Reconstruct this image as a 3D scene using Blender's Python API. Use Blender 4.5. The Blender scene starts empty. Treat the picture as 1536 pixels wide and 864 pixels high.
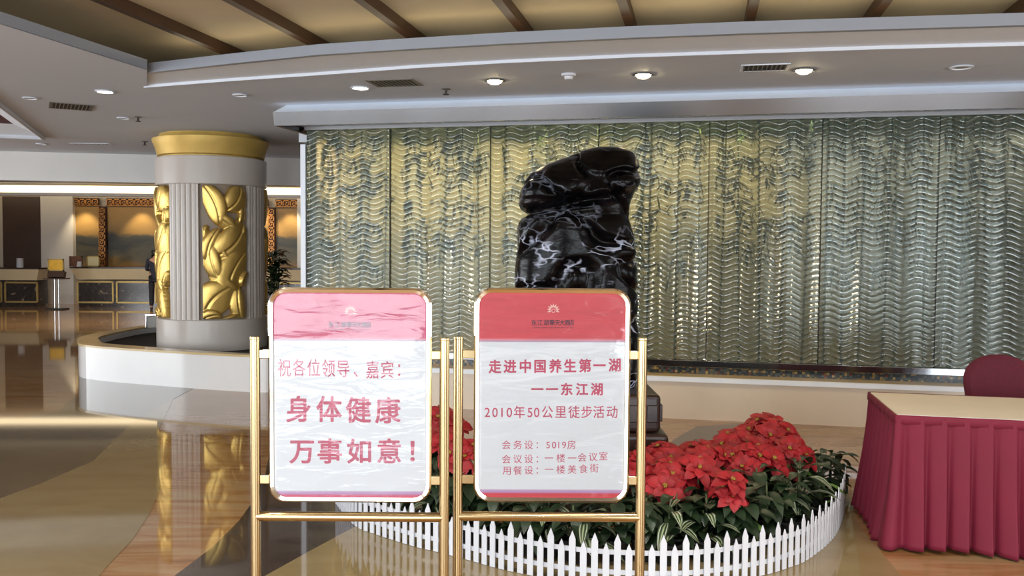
import bpy, math, random
import numpy as np
from mathutils import Vector, Matrix, noise, geometry
random.seed(7)
SC = bpy.context.scene
COL = SC.collection
# ------------------------------------------------------------------ camera
F_PX, CX, CY = 1330.0, 768.0, 432.0
CAM = Vector((0, 0, 1.65))
PITCH = math.atan(56 / F_PX)
ROLL = 0.007
Fw = Vector((0, math.cos(PITCH), -math.sin(PITCH)))
R0 = Vector((1, 0, 0)); U0 = Vector((0, math.sin(PITCH), math.cos(PITCH)))
Rt = R0 * math.cos(ROLL) + U0 * math.sin(ROLL)
Up = -R0 * math.sin(ROLL) + U0 * math.cos(ROLL)
cd = bpy.data.cameras.new('camera'); cam = bpy.data.objects.new('camera', cd); COL.objects.link(cam)
cd.sensor_width = 36; cd.lens = 36 * F_PX / 1536; cd.clip_start = 0.05; cd.clip_end = 200
m = Matrix((Rt, Up, -Fw)).transposed().to_4x4(); m.translation = CAM
cam.matrix_world = m
SC.camera = cam

def ray(px, py): return Fw * F_PX + Rt * (px - CX) - Up * (py - CY)
def at_z(px, py, z):
    d = ray(px, py); return CAM + d * ((z - CAM.z) / d.z)
def at_y(px, py, y):
    d = ray(px, py); return CAM + d * ((y - CAM.y) / d.y)
YAW = math.radians(12)
Uv = Vector((math.cos(YAW), -math.sin(YAW), 0))    # to the right along the glass wall
Vv = Vector((math.sin(YAW), math.cos(YAW), 0))     # into the glass wall
def at_plane(px, py, p, n):
    d = ray(px, py); return CAM + d * ((p - CAM).dot(n) / d.dot(n))

# ------------------------------------------------------------------ render look, world, daylight
SC.view_settings.view_transform = 'Standard'; SC.view_settings.look = 'None'
SC.view_settings.gamma = 1; SC.view_settings.use_curve_mapping = False
SC.view_settings.exposure = 0.35
SC.cycles.use_denoising = True
SC.cycles.max_bounces = 8; SC.cycles.diffuse_bounces = 4; SC.cycles.transparent_max_bounces = 12
SC.cycles.caustics_reflective = False; SC.cycles.caustics_refractive = False
SC.cycles.sample_clamp_indirect = 6
w = bpy.data.worlds.new('world'); SC.world = w; w.use_nodes = True
w.node_tree.nodes['Background'].inputs[0].default_value = (0.75, 0.85, 1, 1)
w.node_tree.nodes['Background'].inputs[1].default_value = 1.0

FACADE_V = -2.6                                     # entrance front with its tall windows, behind the photographer
WINDOWS = [(-11.0, 1.9), (-8.6, 1.9), (-6.2, 1.9), (-3.9, 1.7), (-1.35, 2.3), (2.9, 1.9), (5.2, 1.9)]
def uv(u, v, z=0.0): return Uv * u + Vv * v + Vector((0, 0, z))
def area_light(name, loc, direction, sx, sy, power, color, spread=180):
    d = bpy.data.lights.new(name, 'AREA'); d.shape = 'RECTANGLE'; d.size = sx; d.size_y = sy
    d.energy = power; d.color = color; d.spread = math.radians(spread)
    o = bpy.data.objects.new(name, d); COL.objects.link(o); o.location = loc
    o.rotation_euler = Vector(direction).to_track_quat('-Z', 'Y').to_euler(); return o
DAY = 24.0
for (u, wd) in WINDOWS:
    area_light('window_daylight', uv(u, FACADE_V - 0.25, 1.55), Vv, wd, 2.8, DAY * wd * 2.8, (0.86, 0.94, 1.0))
# soft daylight from the atrium side of the lobby (tall glazing left of the frame)
area_light('side_window_and_fill', Vector((-15.6, 8.5, 1.6)), (1, 0, 0), 9.0, 2.6, 520, (0.9, 0.95, 1.0))
area_light('side_window_and_fill', Vector((9.3, 3.0, 1.6)), (-1, .1, 0), 8.0, 2.8, 260, (0.9, 0.95, 1.0))  # light added on the right to brighten the ceiling, no window there

def spot_light(name, loc, direction, power, color, angle=110, blend=0.8, r=0.04):
    d = bpy.data.lights.new(name, 'SPOT'); d.energy = power; d.color = color; d.spot_size = math.radians(angle)
    d.spot_blend = blend; d.shadow_soft_size = r
    o = bpy.data.objects.new(name, d); COL.objects.link(o); o.location = loc
    o.rotation_euler = Vector(direction).to_track_quat('-Z', 'Y').to_euler(); return o

# added spots without fittings, above the frame, to brighten floor and tabletops
for (x, y) in ((-2.2, .8), (.2, .6), (2.6, .4), (-1.6, 3.2), (.8, 2.9), (3.2, 2.4)):
    spot_light('overhead_fill_spot', (x, y, 3.42), (0, 0, -1), 140, (1.0, .97, .92), 140, .9, .06)

# ------------------------------------------------------------------ materials
def srgb(r, g, b):
    f = lambda c: ((c / 255 + 0.055) / 1.055) ** 2.4 if c > 10.3 else c / 255 / 12.92
    return (f(r), f(g), f(b), 1)
class NT:
    def __init__(s, name):
        s.m = bpy.data.materials.new(name); s.m.use_nodes = True; s.t = s.m.node_tree
        s.b = s.t.nodes['Principled BSDF']; s.out = s.t.nodes['Material Output']
    def n(s, kind, **kw):
        nd = s.t.nodes.new(kind)
        for k, v in kw.items():
            if k.startswith('i_'): nd.inputs[k[2:].replace('_', ' ')].default_value = v
            else: setattr(nd, k, v)
        return nd
    def l(s, a, b): s.t.links.new(a, b)
    def coord(s, scale=(1, 1, 1), kind='Object', rot=(0, 0, 0)):
        tc = s.n('ShaderNodeTexCoord'); mp = s.n('ShaderNodeMapping')
        mp.inputs['Scale'].default_value = scale; mp.inputs['Rotation'].default_value = rot
        s.l(tc.outputs[kind], mp.inputs['Vector']); return mp.outputs['Vector']
    def ramp(s, fac, stops, interp='LINEAR'):
        r = s.n('ShaderNodeValToRGB'); cr = r.color_ramp; cr.interpolation = interp
        while len(cr.elements) < len(stops): cr.elements.new(0.5)
        for e, (p, c) in zip(cr.elements, stops): e.position = p; e.color = c
        s.l(fac, r.inputs['Fac']); return r.outputs['Color']
    def noise(s, vec, scale=5, detail=4, dist=0.0, rough=0.5):
        nd = s.n('ShaderNodeTexNoise'); nd.inputs['Scale'].default_value = scale; nd.inputs['Detail'].default_value = detail
        nd.inputs['Distortion'].default_value = dist; nd.inputs['Roughness'].default_value = rough
        s.l(vec, nd.inputs['Vector']); return nd.outputs['Fac']
    def mix(s, fac, a, b, blend='MIX'):
        nd = s.n('ShaderNodeMix', data_type='RGBA', blend_type=blend)
        for sock, val in ((nd.inputs[0], fac), (nd.inputs[6], a), (nd.inputs[7], b)):
            if hasattr(val, 'is_linked'): s.l(val, sock)
            else: sock.default_value = val
        return nd.outputs[2]
    def math(s, op, a, b=0.0):
        nd = s.n('ShaderNodeMath', operation=op)
        for sock, val in ((nd.inputs[0], a), (nd.inputs[1], b)):
            if hasattr(val, 'is_linked'): s.l(val, sock)
            else: sock.default_value = val
        return nd.outputs[0]
    def bump(s, h, strength=0.3, dist=0.01):
        bp = s.n('ShaderNodeBump'); bp.inputs['Strength'].default_value = strength; bp.inputs['Distance'].default_value = dist
        s.l(h, bp.inputs['Height']); s.l(bp.outputs['Normal'], s.b.inputs['Normal'])
    def set(s, **kw):
        for k, v in kw.items():
            k = k.replace('_', ' ')
            if hasattr(v, 'is_linked'): s.l(v, s.b.inputs[k])
            else: s.b.inputs[k].default_value = v
        return s.m
def plain(name, col, rough=0.5, metal=0.0, var=0.06, scale=6, bump=0.0, spec=0.5, coat=0.0):
    t = NT(name); v = t.coord()
    nf = t.noise(v, scale, 3)
    d = tuple(c * (1 - var) for c in col[:3]) + (1,); h = tuple(min(1, c * (1 + var)) for c in col[:3]) + (1,)
    t.set(Base_Color=t.ramp(nf, [(0.3, d), (0.7, h)]), Roughness=rough, Metallic=metal)
    t.b.inputs['Specular IOR Level'].default_value = spec; t.b.inputs['Coat Weight'].default_value = coat
    t.b.inputs['Coat Roughness'].default_value = 0.05
    if bump: t.bump(t.noise(v, scale * 12, 2), bump, 0.005)
    return t.m
def emit(name, col, strength):
    t = NT(name); t.set(Base_Color=col, Roughness=0.5)
    t.b.inputs['Emission Color'].default_value = col; t.b.inputs['Emission Strength'].default_value = strength; return t.m

MT = {}
MT['soffit'] = plain('soffit_paint', srgb(214, 219, 228), 0.7, var=0.03, scale=0.5)
MT['white_paint'] = plain('white_paint', srgb(240, 246, 255), 0.5, var=0.02)
MT['band'] = plain('grey_band_paint', srgb(150, 155, 165), 0.4, var=0.02)
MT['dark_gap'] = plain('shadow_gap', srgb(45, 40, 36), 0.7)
MT['recess'] = plain('tan_ceiling_panels', srgb(206, 190, 158), 0.6, var=0.08, scale=1.5)
MT['beam'] = plain('dark_wood_beams', srgb(72, 48, 30), 0.45, var=0.15)
MT['maroon_ceiling'] = plain('maroon_coffer', srgb(80, 30, 38), 0.6)
MT['silver'] = plain('brushed_steel', srgb(176, 178, 182), 0.12, 1.0, var=0.06, scale=2)
MT['rail_metal'] = plain('satin_rail', srgb(176, 178, 182), 0.35, 0.5, var=0.03)
MT['trough_steel'] = plain('dull_trough_steel', srgb(112, 112, 114), 0.22, 1.0, var=0.05, scale=2)
MT['chrome'] = plain('chrome', srgb(220, 220, 222), 0.08, 1.0, var=0.02)
MT['brass'] = plain('pale_brass', srgb(184, 164, 124), 0.2, 1.0, var=0.05, scale=3)
MT['frame_metal'] = plain('polished_frame_metal', srgb(228, 218, 200), 0.1, 1.0, var=0.03)
MT['wall_beige'] = plain('beige_wall', srgb(205, 195, 180), 0.5, var=0.04, scale=1)
MT['cavity_wall'] = plain('cream_cavity_wall', srgb(226, 220, 200), 0.6, var=0.03)
MT['marble_white'] = plain('white_marble_panels', srgb(215, 212, 208), 0.25, var=0.04, scale=1.2)
MT['curb'] = plain('white_marble_curb', srgb(228, 226, 224), 0.1, var=0.03, scale=2)
MT['ledge_face'] = plain('cream_ledge_stone', srgb(222, 208, 188), 0.22, var=0.05, scale=1.5)
MT['ledge_top'] = plain('tan_ledge_top', srgb(205, 180, 130), 0.2, var=0.08, scale=3)
MT['column_stone'] = plain('grey_column_stone', srgb(196, 187, 178), 0.25, var=0.03, scale=2)
MT['column_panel'] = plain('taupe_column_panel', srgb(150, 132, 112), 0.5, var=0.05)
MT['gold'] = plain('gold_leaf', srgb(222, 186, 104), 0.36, 0.8, var=0.15, scale=4, bump=0.15)
MT['gold_cap'] = plain('gilded_capital', srgb(206, 172, 92), 0.5, 0.35, var=0.15, scale=3)
MT['soil'] = plain('dark_soil', srgb(38, 34, 28), 0.9, var=0.4, scale=20, bump=0.8)
MT['dark_wood'] = plain('dark_brown_panel', srgb(70, 52, 44), 0.4, var=0.12, scale=2)
MT['black_marble'] = None
MT['cream'] = plain('cream_counter_band', srgb(220, 205, 170), 0.3, var=0.06, scale=1)
MT['worktop'] = plain('dark_worktop', srgb(48, 38, 34), 0.25)
MT['black'] = plain('black_plastic', srgb(24, 23, 25), 0.4)
MT['white_plastic'] = plain('white_plastic', srgb(208, 209, 215), 0.4, var=0.02)
MT['pot'] = plain('dark_pot', srgb(30, 28, 30), 0.6)
MT['white_pot'] = plain('white_ceramic_pot', srgb(190, 195, 198), 0.2)
MT['maroon'] = plain('maroon_chair_fabric', srgb(92, 20, 38), 0.85, var=0.12, scale=30, bump=0.2)
MT['skirt'] = plain('crimson_skirt_satin', srgb(112, 12, 42), 0.75, var=0.06, scale=5)
MT['table_top'] = plain('beige_table_cover', srgb(226, 212, 188), 0.55, var=0.03, scale=4)
MT['table_edge'] = plain('white_edge_strip', srgb(235, 230, 222), 0.4)
MT['bract'] = plain('red_bracts', srgb(146, 14, 24), 0.6, var=0.3, scale=14)
MT['yellow'] = plain('yellow_cyathia', srgb(150, 120, 40), 0.6)
MT['leaf'] = plain('dark_green_leaf', srgb(32, 48, 27), 0.42, var=0.35, scale=8)
MT['leaf_light'] = plain('fresh_green_leaf', srgb(96, 128, 58), 0.4, var=0.2, scale=8)
MT['bamboo'] = plain('bamboo_culm', srgb(70, 84, 46), 0.45, var=0.2, scale=3)
MT['bamboo_leaf'] = plain('bamboo_leaf', srgb(34, 52, 26), 0.5, var=0.3, scale=6)
MT['stem'] = plain('plant_stem', srgb(70, 80, 44), 0.6)
MT['skin'] = plain('skin', srgb(190, 140, 115), 0.55)
MT['hair'] = plain('black_hair', srgb(18, 16, 16), 0.5)
MT['navy'] = plain('navy_cloth', srgb(34, 38, 52), 0.8)
MT['trousers'] = plain('dark_trousers', srgb(24, 25, 32), 0.8)
MT['ink'] = plain('glare_paled_lettering', srgb(206, 78, 108), 0.6, var=0.05)  # red print made paler, the film's glare mixed into its colour
MT['ink_dark'] = plain('dark_lettering', srgb(52, 36, 60), 0.6)
MT['emblem_with_reflection'] = plain('pale_emblem_with_reflection', srgb(250, 190, 180), 0.5)  # pale lotus mark, partly a reflection painted in
MT['gold_frame'] = plain('dull_gold_frame', srgb(176, 150, 90), 0.4, 0.6)
MT['key_gold'] = plain('key_pattern_bronze', srgb(190, 130, 70), 0.35, 0.7)
MT['key_ground'] = plain('key_pattern_ground', srgb(70, 36, 20), 0.5)
MT['downlight_warm'] = emit('warm_lamp', (1.0, 0.80, 0.45, 1), 30)
MT['downlight_cool'] = emit('neutral_lamp', (1.0, 0.95, 0.88, 1), 9)
MT['cove_light'] = emit('cove_lamp', (1.0, 0.80, 0.50, 1), 2.2)
MT['cove_gold'] = emit('recess_cove_lamp', (1.0, 0.84, 0.58, 1), 5)
MT['lens_off'] = plain('unlit_lens', srgb(165, 160, 152), 0.3)
MT['vent'] = plain('vent_metal', srgb(120, 116, 108), 0.5)
MT['vent_dark'] = plain('vent_dark', srgb(52, 48, 42), 0.7)

def marble(name, stops, scale, rough, stretch, rot=0.0, dist=2.0):
    t = NT(name); v = t.coord(stretch, rot=(0, 0, rot))
    nf = t.noise(v, scale, 6, dist, 0.55)
    t.set(Base_Color=t.ramp(nf, stops), Roughness=rough); t.b.inputs['Specular IOR Level'].default_value = 0.6
    return t.m
MT['floor'] = marble('amber_veined_marble', [(0.25, srgb(112, 72, 42)), (0.42, srgb(150, 108, 68)), (0.58, srgb(160, 128, 92)), (0.75, srgb(154, 134, 104))], 1.1, 0.045, (0.8, 4.5, 1), 0.2)
MT['floor_beige'] = marble('beige_marble', [(0.3, srgb(132, 112, 76)), (0.6, srgb(142, 124, 88)), (0.8, srgb(136, 112, 66))], 0.8, 0.05, (1, 2, 1))
MT['floor_dark'] = marble('brown_marble', [(0.3, srgb(56, 46, 40)), (0.6, srgb(76, 65, 57)), (0.8, srgb(86, 73, 60))], 1.2, 0.045, (1, 2, 1))
MT['floor_brown'] = marble('grey_brown_marble', [(0.3, srgb(92, 80, 62)), (0.6, srgb(106, 93, 74)), (0.8, srgb(112, 97, 72))], 1.2, 0.045, (1, 2, 1))
MT['black_marble'] = marble('black_marble', [(0.3, srgb(24, 20, 20)), (0.6, srgb(50, 42, 38)), (0.68, srgb(150, 130, 110)), (0.72, srgb(52, 44, 40))], 3, 0.15, (1, 1, 1), 0.4)

def rock_mat():
    t = NT('black_polished_rock'); v = t.coord((1, 1, 1.9))
    nd = t.n('ShaderNodeTexNoise'); nd.inputs['Scale'].default_value = 2.6; nd.inputs['Detail'].default_value = 3; t.l(v, nd.inputs['Vector'])
    add = t.n('ShaderNodeVectorMath', operation='MULTIPLY_ADD'); t.l(nd.outputs['Color'], add.inputs[0])
    add.inputs[1].default_value = (0.8, 0.8, 0.95); t.l(v, add.inputs[2])
    vo = t.n('ShaderNodeTexVoronoi', feature='DISTANCE_TO_EDGE'); vo.inputs['Scale'].default_value = 4.6; t.l(add.outputs[0], vo.inputs['Vector'])
    line = t.ramp(vo.outputs['Distance'], [(0.0, (1, 1, 1, 1)), (0.025, (0.6, 0.6, 0.6, 1)), (0.075, (0, 0, 0, 1))])
    mask = t.ramp(t.noise(v, 3.1, 4), [(0.5, (0, 0, 0, 1)), (0.6, (1, 1, 1, 1))])
    tc = t.n('ShaderNodeTexCoord'); sp = t.n('ShaderNodeSeparateXYZ'); t.l(tc.outputs['Object'], sp.inputs[0])
    low = t.ramp(sp.outputs[2], [(0.0, (1, 1, 1, 1)), (0.98, (1, 1, 1, 1)), (1.0, (.25, .25, .25, 1))])
    f = t.math('MULTIPLY', t.math('MULTIPLY', line, mask), low)
    base = t.ramp(t.noise(v, 5, 4), [(0.4, srgb(5, 5, 6)), (0.62, srgb(12, 10, 12)), (0.85, srgb(40, 30, 34))])
    t.set(Base_Color=t.mix(f, base, srgb(196, 204, 226)), Roughness=0.22)
    t.b.inputs['Specular IOR Level'].default_value = .14
    t.bump(t.noise(v, 6, 3), 0.2, 0.04)
    return t.m
MT['rock'] = rock_mat()
def skin_wood():
    return plain('dark_carved_wood', srgb(46, 30, 24), 0.3, var=0.3, scale=6)
MT['carved'] = skin_wood()

def glass_mat():
    t = NT('wavy_green_glass'); v = t.coord()
    t.set(Base_Color=t.ramp(t.noise(v, 1.2, 2), [(0.3, srgb(82, 96, 86)), (0.7, srgb(106, 118, 108))]), Roughness=0.12)
    t.b.inputs['Specular IOR Level'].default_value = 1.0
    t.b.inputs['Coat Weight'].default_value = 1.0; t.b.inputs['Coat Roughness'].default_value = 0.05; t.b.inputs['Coat IOR'].default_value = 1.9
    tr = t.n('ShaderNodeBsdfTransparent'); tr.inputs[0].default_value = (0.9, 0.95, 0.9, 1)
    rf = t.n('ShaderNodeBsdfRefraction'); rf.inputs['Color'].default_value = (0.92, 0.96, 0.92, 1); rf.inputs['IOR'].default_value = 1.1; rf.inputs['Roughness'].default_value = 0.1
    m1 = t.n('ShaderNodeMixShader'); m1.inputs[0].default_value = 0.88; t.l(tr.outputs[0], m1.inputs[1]); t.l(rf.outputs[0], m1.inputs[2])
    mx = t.n('ShaderNodeMixShader'); mx.inputs[0].default_value = 0.52
    t.l(m1.outputs[0], mx.inputs[1]); t.l(t.b.outputs[0], mx.inputs[2]); t.l(mx.outputs[0], t.out.inputs['Surface'])
    return t.m
MT['glass'] = glass_mat()
def film_mat():
    t = NT('clear_plastic_film'); v = t.coord((2.0, 1, 7))
    nf = t.noise(v, 2.6, 3, 0.6)
    bp = t.n('ShaderNodeBump'); bp.inputs['Strength'].default_value = 0.3; bp.inputs['Distance'].default_value = 0.02
    t.l(nf, bp.inputs['Height'])
    gl = t.n('ShaderNodeBsdfGlossy'); gl.inputs['Roughness'].default_value = 0.12; t.l(bp.outputs[0], gl.inputs['Normal'])
    tr = t.n('ShaderNodeBsdfTransparent')
    fr = t.n('ShaderNodeFresnel'); fr.inputs['IOR'].default_value = 1.6; t.l(bp.outputs[0], fr.inputs['Normal'])
    mx = t.n('ShaderNodeMixShader'); t.l(fr.outputs[0], mx.inputs[0]); t.l(tr.outputs[0], mx.inputs[1]); t.l(gl.outputs[0], mx.inputs[2])
    t.l(mx.outputs[0], t.out.inputs['Surface']); return t.m
MT['film'] = film_mat()
def poster_mat(name, red):
    t = NT(name); tc = t.n('ShaderNodeTexCoord'); sp = t.n('ShaderNodeSeparateXYZ'); t.l(tc.outputs['Object'], sp.inputs[0])
    z = t.math('ADD', t.math('MULTIPLY', sp.outputs[2], 1.25), 0.5)     # z -0.4..0.4 -> 0..1
    wv = t.math('ADD', z, t.math('MULTIPLY', sp.outputs[0], -0.004))
    c = t.ramp(wv, [(0.0, red), (0.030, red), (0.033, srgb(196, 140, 190)), (0.046, srgb(206, 170, 206)), (0.05, srgb(240, 241, 243)),
                    (0.755, srgb(240, 241, 243)), (0.758, srgb(178, 150, 176)), (0.764, srgb(226, 150, 165)), (0.775, red), (1, red)])
    t.set(Base_Color=c, Roughness=0.5); return t.m
MT['poster_glare_pink'] = poster_mat('poster_print_glare_pink', srgb(214, 84, 118))  # red print lightened to pink, glare on the left board put into colour
MT['poster_red'] = poster_mat('poster_print_red', srgb(214, 62, 74))
def mosaic_mat():
    t = NT('mosaic_tiles'); tc = t.n('ShaderNodeTexCoord'); sp = t.n('ShaderNodeSeparateXYZ'); t.l(tc.outputs['Object'], sp.inputs[0])
    cb = t.n('ShaderNodeCombineXYZ')
    for k in (0, 2):
        t.l(t.math('FLOOR', t.math('MULTIPLY', sp.outputs[k], 44.0)), cb.inputs[k])
    wn = t.n('ShaderNodeTexWhiteNoise'); t.l(cb.outputs[0], wn.inputs['Vector'])
    c = t.ramp(wn.outputs['Value'], [(0, srgb(44, 50, 52)), (0.5, srgb(70, 76, 74)), (0.78, srgb(120, 96, 52)), (0.9, srgb(150, 126, 80)), (0.96, srgb(96, 44, 36))], 'CONSTANT')
    t.set(Base_Color=c, Roughness=0.2); return t.m
MT['mosaic'] = mosaic_mat()
def variegated_mat():
    t = NT('variegated_leaf'); a = t.n('ShaderNodeAttribute', attribute_name='across')
    d = t.math('ABSOLUTE', t.math('SUBTRACT', a.outputs['Fac'], 0.5))
    c = t.ramp(d, [(0.0, srgb(160, 166, 134)), (0.07, srgb(140, 152, 112)), (0.10, srgb(46, 66, 38)), (0.27, srgb(40, 60, 36)), (0.30, srgb(178, 178, 160)), (0.37, srgb(168, 170, 150)), (0.40, srgb(52, 72, 42))])
    t.set(Base_Color=c, Roughness=0.35); return t.m
MT['variegated'] = variegated_mat()
def mural_mat():
    t = NT('landscape_mural'); tc = t.n('ShaderNodeTexCoord'); sp = t.n('ShaderNodeSeparateXYZ'); t.l(tc.outputs['Object'], sp.inputs[0])
    mp = t.n('ShaderNodeMapping'); mp.inputs['Scale'].default_value = (0.6, 1, 1.2); t.l(tc.outputs['Object'], mp.inputs['Vector'])
    nf = t.noise(mp.outputs[0], 1.3, 5, 0.4)
    h = t.math('ADD', t.math('MULTIPLY', sp.outputs[2], 0.36), t.math('MULTIPLY', t.math('SUBTRACT', nf, 0.5), 0.5))
    c = t.ramp(h, [(0.10, srgb(40, 36, 34)), (0.30, srgb(66, 62, 58)), (0.40, srgb(132, 100, 52)), (0.48, srgb(92, 84, 60)), (0.60, srgb(48, 50, 48)), (0.70, srgb(66, 66, 58)),
                   (0.76, srgb(150, 118, 66)), (0.95, srgb(178, 142, 84))])
    t.set(Base_Color=c, Roughness=0.4); return t.m
MT['mural'] = mural_mat()

# ------------------------------------------------------------------ mesh helpers
class M:
    def __init__(s): s.v = []; s.f = []; s.a = {}
    def add(s, vs, fs):
        o = len(s.v); s.v += [tuple(p) for p in vs]; s.f += [tuple(i + o for i in f) for f in fs]; return s
    def box(s, c, size, mat=None):
        hx, hy, hz = size[0] / 2, size[1] / 2, size[2] / 2
        vs = [Vector((x, y, z)) for x in (-hx, hx) for y in (-hy, hy) for z in (-hz, hz)]
        if mat is not None: vs = [mat @ p for p in vs]
        vs = [p + Vector(c) for p in vs]
        return s.add(vs, [(0, 1, 3, 2), (4, 6, 7, 5), (0, 4, 5, 1), (2, 3, 7, 6), (0, 2, 6, 4), (1, 5, 7, 3)])
    def hexa(s, bot, top):               # two rings of equal length
        n = len(bot)
        return s.add(list(bot) + list(top), [tuple(range(n - 1, -1, -1)), tuple(range(n, 2 * n))] + [(i, (i + 1) % n, n + (i + 1) % n, n + i) for i in range(n)])
    def tube(s, pts, r, seg=12, cap=True):
        pts = [Vector(p) for p in pts]; n = len(pts); rs = r if isinstance(r, (list, tuple)) else [r] * n
        vs = []; ref = None
        for i, p in enumerate(pts):
            d = (pts[min(i + 1, n - 1)] - pts[max(i - 1, 0)]).normalized()
            if ref is None: ref = Vector((0, 0, 1)) if abs(d.z) < 0.9 else Vector((1, 0, 0))
            a = d.cross(ref).normalized(); b = a.cross(d).normalized(); ref = b if abs(d.dot(b)) < 0.9 else ref
            vs += [p + (a * math.cos(t) + b * math.sin(t)) * rs[i] for t in (2 * math.pi * k / seg for k in range(seg))]
        fs = [(i * seg + k, i * seg + (k + 1) % seg, (i + 1) * seg + (k + 1) % seg, (i + 1) * seg + k) for i in range(n - 1) for k in range(seg)]
        if cap: fs += [tuple(range(seg - 1, -1, -1)), tuple((n - 1) * seg + k for k in range(seg))]
        return s.add(vs, fs)
    def lathe(s, prof, seg=48, c=(0, 0, 0)):
        vs = [(c[0] + r * math.cos(2 * math.pi * k / seg), c[1] + r * math.sin(2 * math.pi * k / seg), c[2] + z) for r, z in prof for k in range(seg)]
        n = len(prof)
        fs = [(i * seg + k, i * seg + (k + 1) % seg, (i + 1) * seg + (k + 1) % seg, (i + 1) * seg + k) for i in range(n - 1) for k in range(seg)]
        return s.add(vs, fs)
    def grid(s, rows):
        n, c = len(rows), len(rows[0])
        return s.add([p for r in rows for p in r], [(i * c + j, i * c + j + 1, (i + 1) * c + j + 1, (i + 1) * c + j) for i in range(n - 1) for j in range(c - 1)])
    def mesh(s, name, mat, smooth=None):
        me = bpy.data.meshes.new(name); me.from_pydata([tuple(p) for p in s.v], [], s.f); me.update()
        if mat: me.materials.append(mat)
        for k, vals in s.a.items():
            at = me.attributes.new(k, 'FLOAT', 'POINT'); at.data.foreach_set('value', np.array(vals, dtype=np.float32))
        if smooth:
            me.polygons.foreach_set('use_smooth', [True] * len(me.polygons))
            if smooth is not True: me.set_sharp_from_angle(angle=math.radians(smooth))
        return me
def mat_of(k): return MT[k] if isinstance(k, str) else k
def obj(name, mb, mat, parent=None, smooth=None, bevel=0, world=False):
    me = mb if isinstance(mb, bpy.types.Mesh) else None
    if me is None:
        if world and parent is not None:
            inv = Matrix.LocRotScale(parent.location, parent.rotation_euler, None).inverted()
            mb.v = [tuple(inv @ Vector(p)) for p in mb.v]
        me = mb.mesh(name, mat_of(mat), smooth)
    o = bpy.data.objects.new(name, me); COL.objects.link(o)
    if parent is not None: o.parent = parent
    if bevel:
        b = o.modifiers.new('bevel', 'BEVEL'); b.width = bevel; b.segments = 3; b.limit_method = 'ANGLE'
    return o
def tag(o, label, cat, group=None):
    o['label'] = label; o['category'] = cat
    if group: o['group'] = group
    return o
def thing(name, label, cat, loc=(0, 0, 0), rz=0.0, group=None):
    o = bpy.data.objects.new(name, None); COL.objects.link(o); o.location = loc; o.rotation_euler = (0, 0, rz)
    o.empty_display_size = 0.1
    return tag(o, label, cat, group)
def struct(name, mb, mat, smooth=None, bevel=0):
    o = obj(name, mb, mat, None, smooth, bevel); o['kind'] = 'structure'; return o
def lab(o, label): o['label'] = label; return o
def ringpts(c, r, n=24): return [Vector(c) + Vector((r * math.cos(2 * math.pi * k / n), r * math.sin(2 * math.pi * k / n), 0)) for k in range(n)]
def smooth_path(pts, n=8, closed=False):
    pts = [Vector(p) for p in pts]; out = []; N = len(pts)
    for i in range(N if closed else N - 1):
        p0 = pts[(i - 1) % N] if closed or i > 0 else pts[i]; p1 = pts[i]; p2 = pts[(i + 1) % N]
        p3 = pts[(i + 2) % N] if closed or i + 2 < N else p2
        for k in range(n):
            t = k / n
            out.append(0.5 * ((2 * p1) + (p2 - p0) * t + (2 * p0 - 5 * p1 + 4 * p2 - p3) * t * t + (3 * p1 - p0 - 3 * p2 + p3) * t ** 3))
    if not closed: out.append(pts[-1])
    return out

# ================================================================== ROOM SHELL
CEIL = 3.15
fl = M().box((-2, 12, -0.05), (34, 40, 0.1)); struct('floor', fl, 'floor')
def inlay(name, px, mat, extra=(), z=0.002):
    pts = [at_z(x, y, 0) for x, y in px] + [Vector(e) for e in extra]
    pts = [Vector((p.x, p.y, 0)) for p in pts]
    tri = geometry.tessellate_polygon([pts])
    mb = M().add([(p.x, p.y, z) for p in pts], tri)
    o = struct(name, mb, mat)
    if len(o.data.polygons) and o.data.polygons[0].normal.z < 0: o.data.flip_normals()
    return o
# beige field at the lower left, brown swooshes, light field at the fence
inlay('floor_inlay_1', [(-60, 770), (0, 748), (60, 726), (140, 692), (176, 655), (205, 630), (235, 612), (260, 599), (250, 620), (238, 645), (240, 670), (243, 705), (238, 740), (222, 775), (197, 812), (168, 842), (145, 868), (100, 930), (-200, 930)], 'floor_beige')
inlay('floor_inlay_2', [(-60, 770), (0, 748), (60, 726), (140, 692), (176, 655), (205, 630), (235, 612), (260, 599), (290, 583), (240, 560), (110, 560), (118, 590), (90, 615), (20, 632), (-60, 645)], 'floor_brown')
inlay('floor_inlay_3', [(200, 910), (262, 864), (318, 822), (358, 782), (380, 752), (398, 712), (408, 660), (420, 600), (520, 590), (600, 640), (640, 700), (600, 752), (533, 790), (470, 824), (398, 864), (300, 925)], 'floor_dark')
inlay('floor_inlay_4', [(300, 925), (398, 864), (470, 824), (533, 790), (600, 752), (640, 700), (760, 690), (900, 700), (1268, 730), (1290, 790), (1340, 850), (1420, 940)], 'floor_beige')
inlay('floor_inlay_5', [(640, 700), (900, 700), (985, 690), (1010, 660), (1045, 640), (1130, 634), (1118, 668), (1100, 730), (760, 760)], 'floor_dark', z=0.003)

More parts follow.
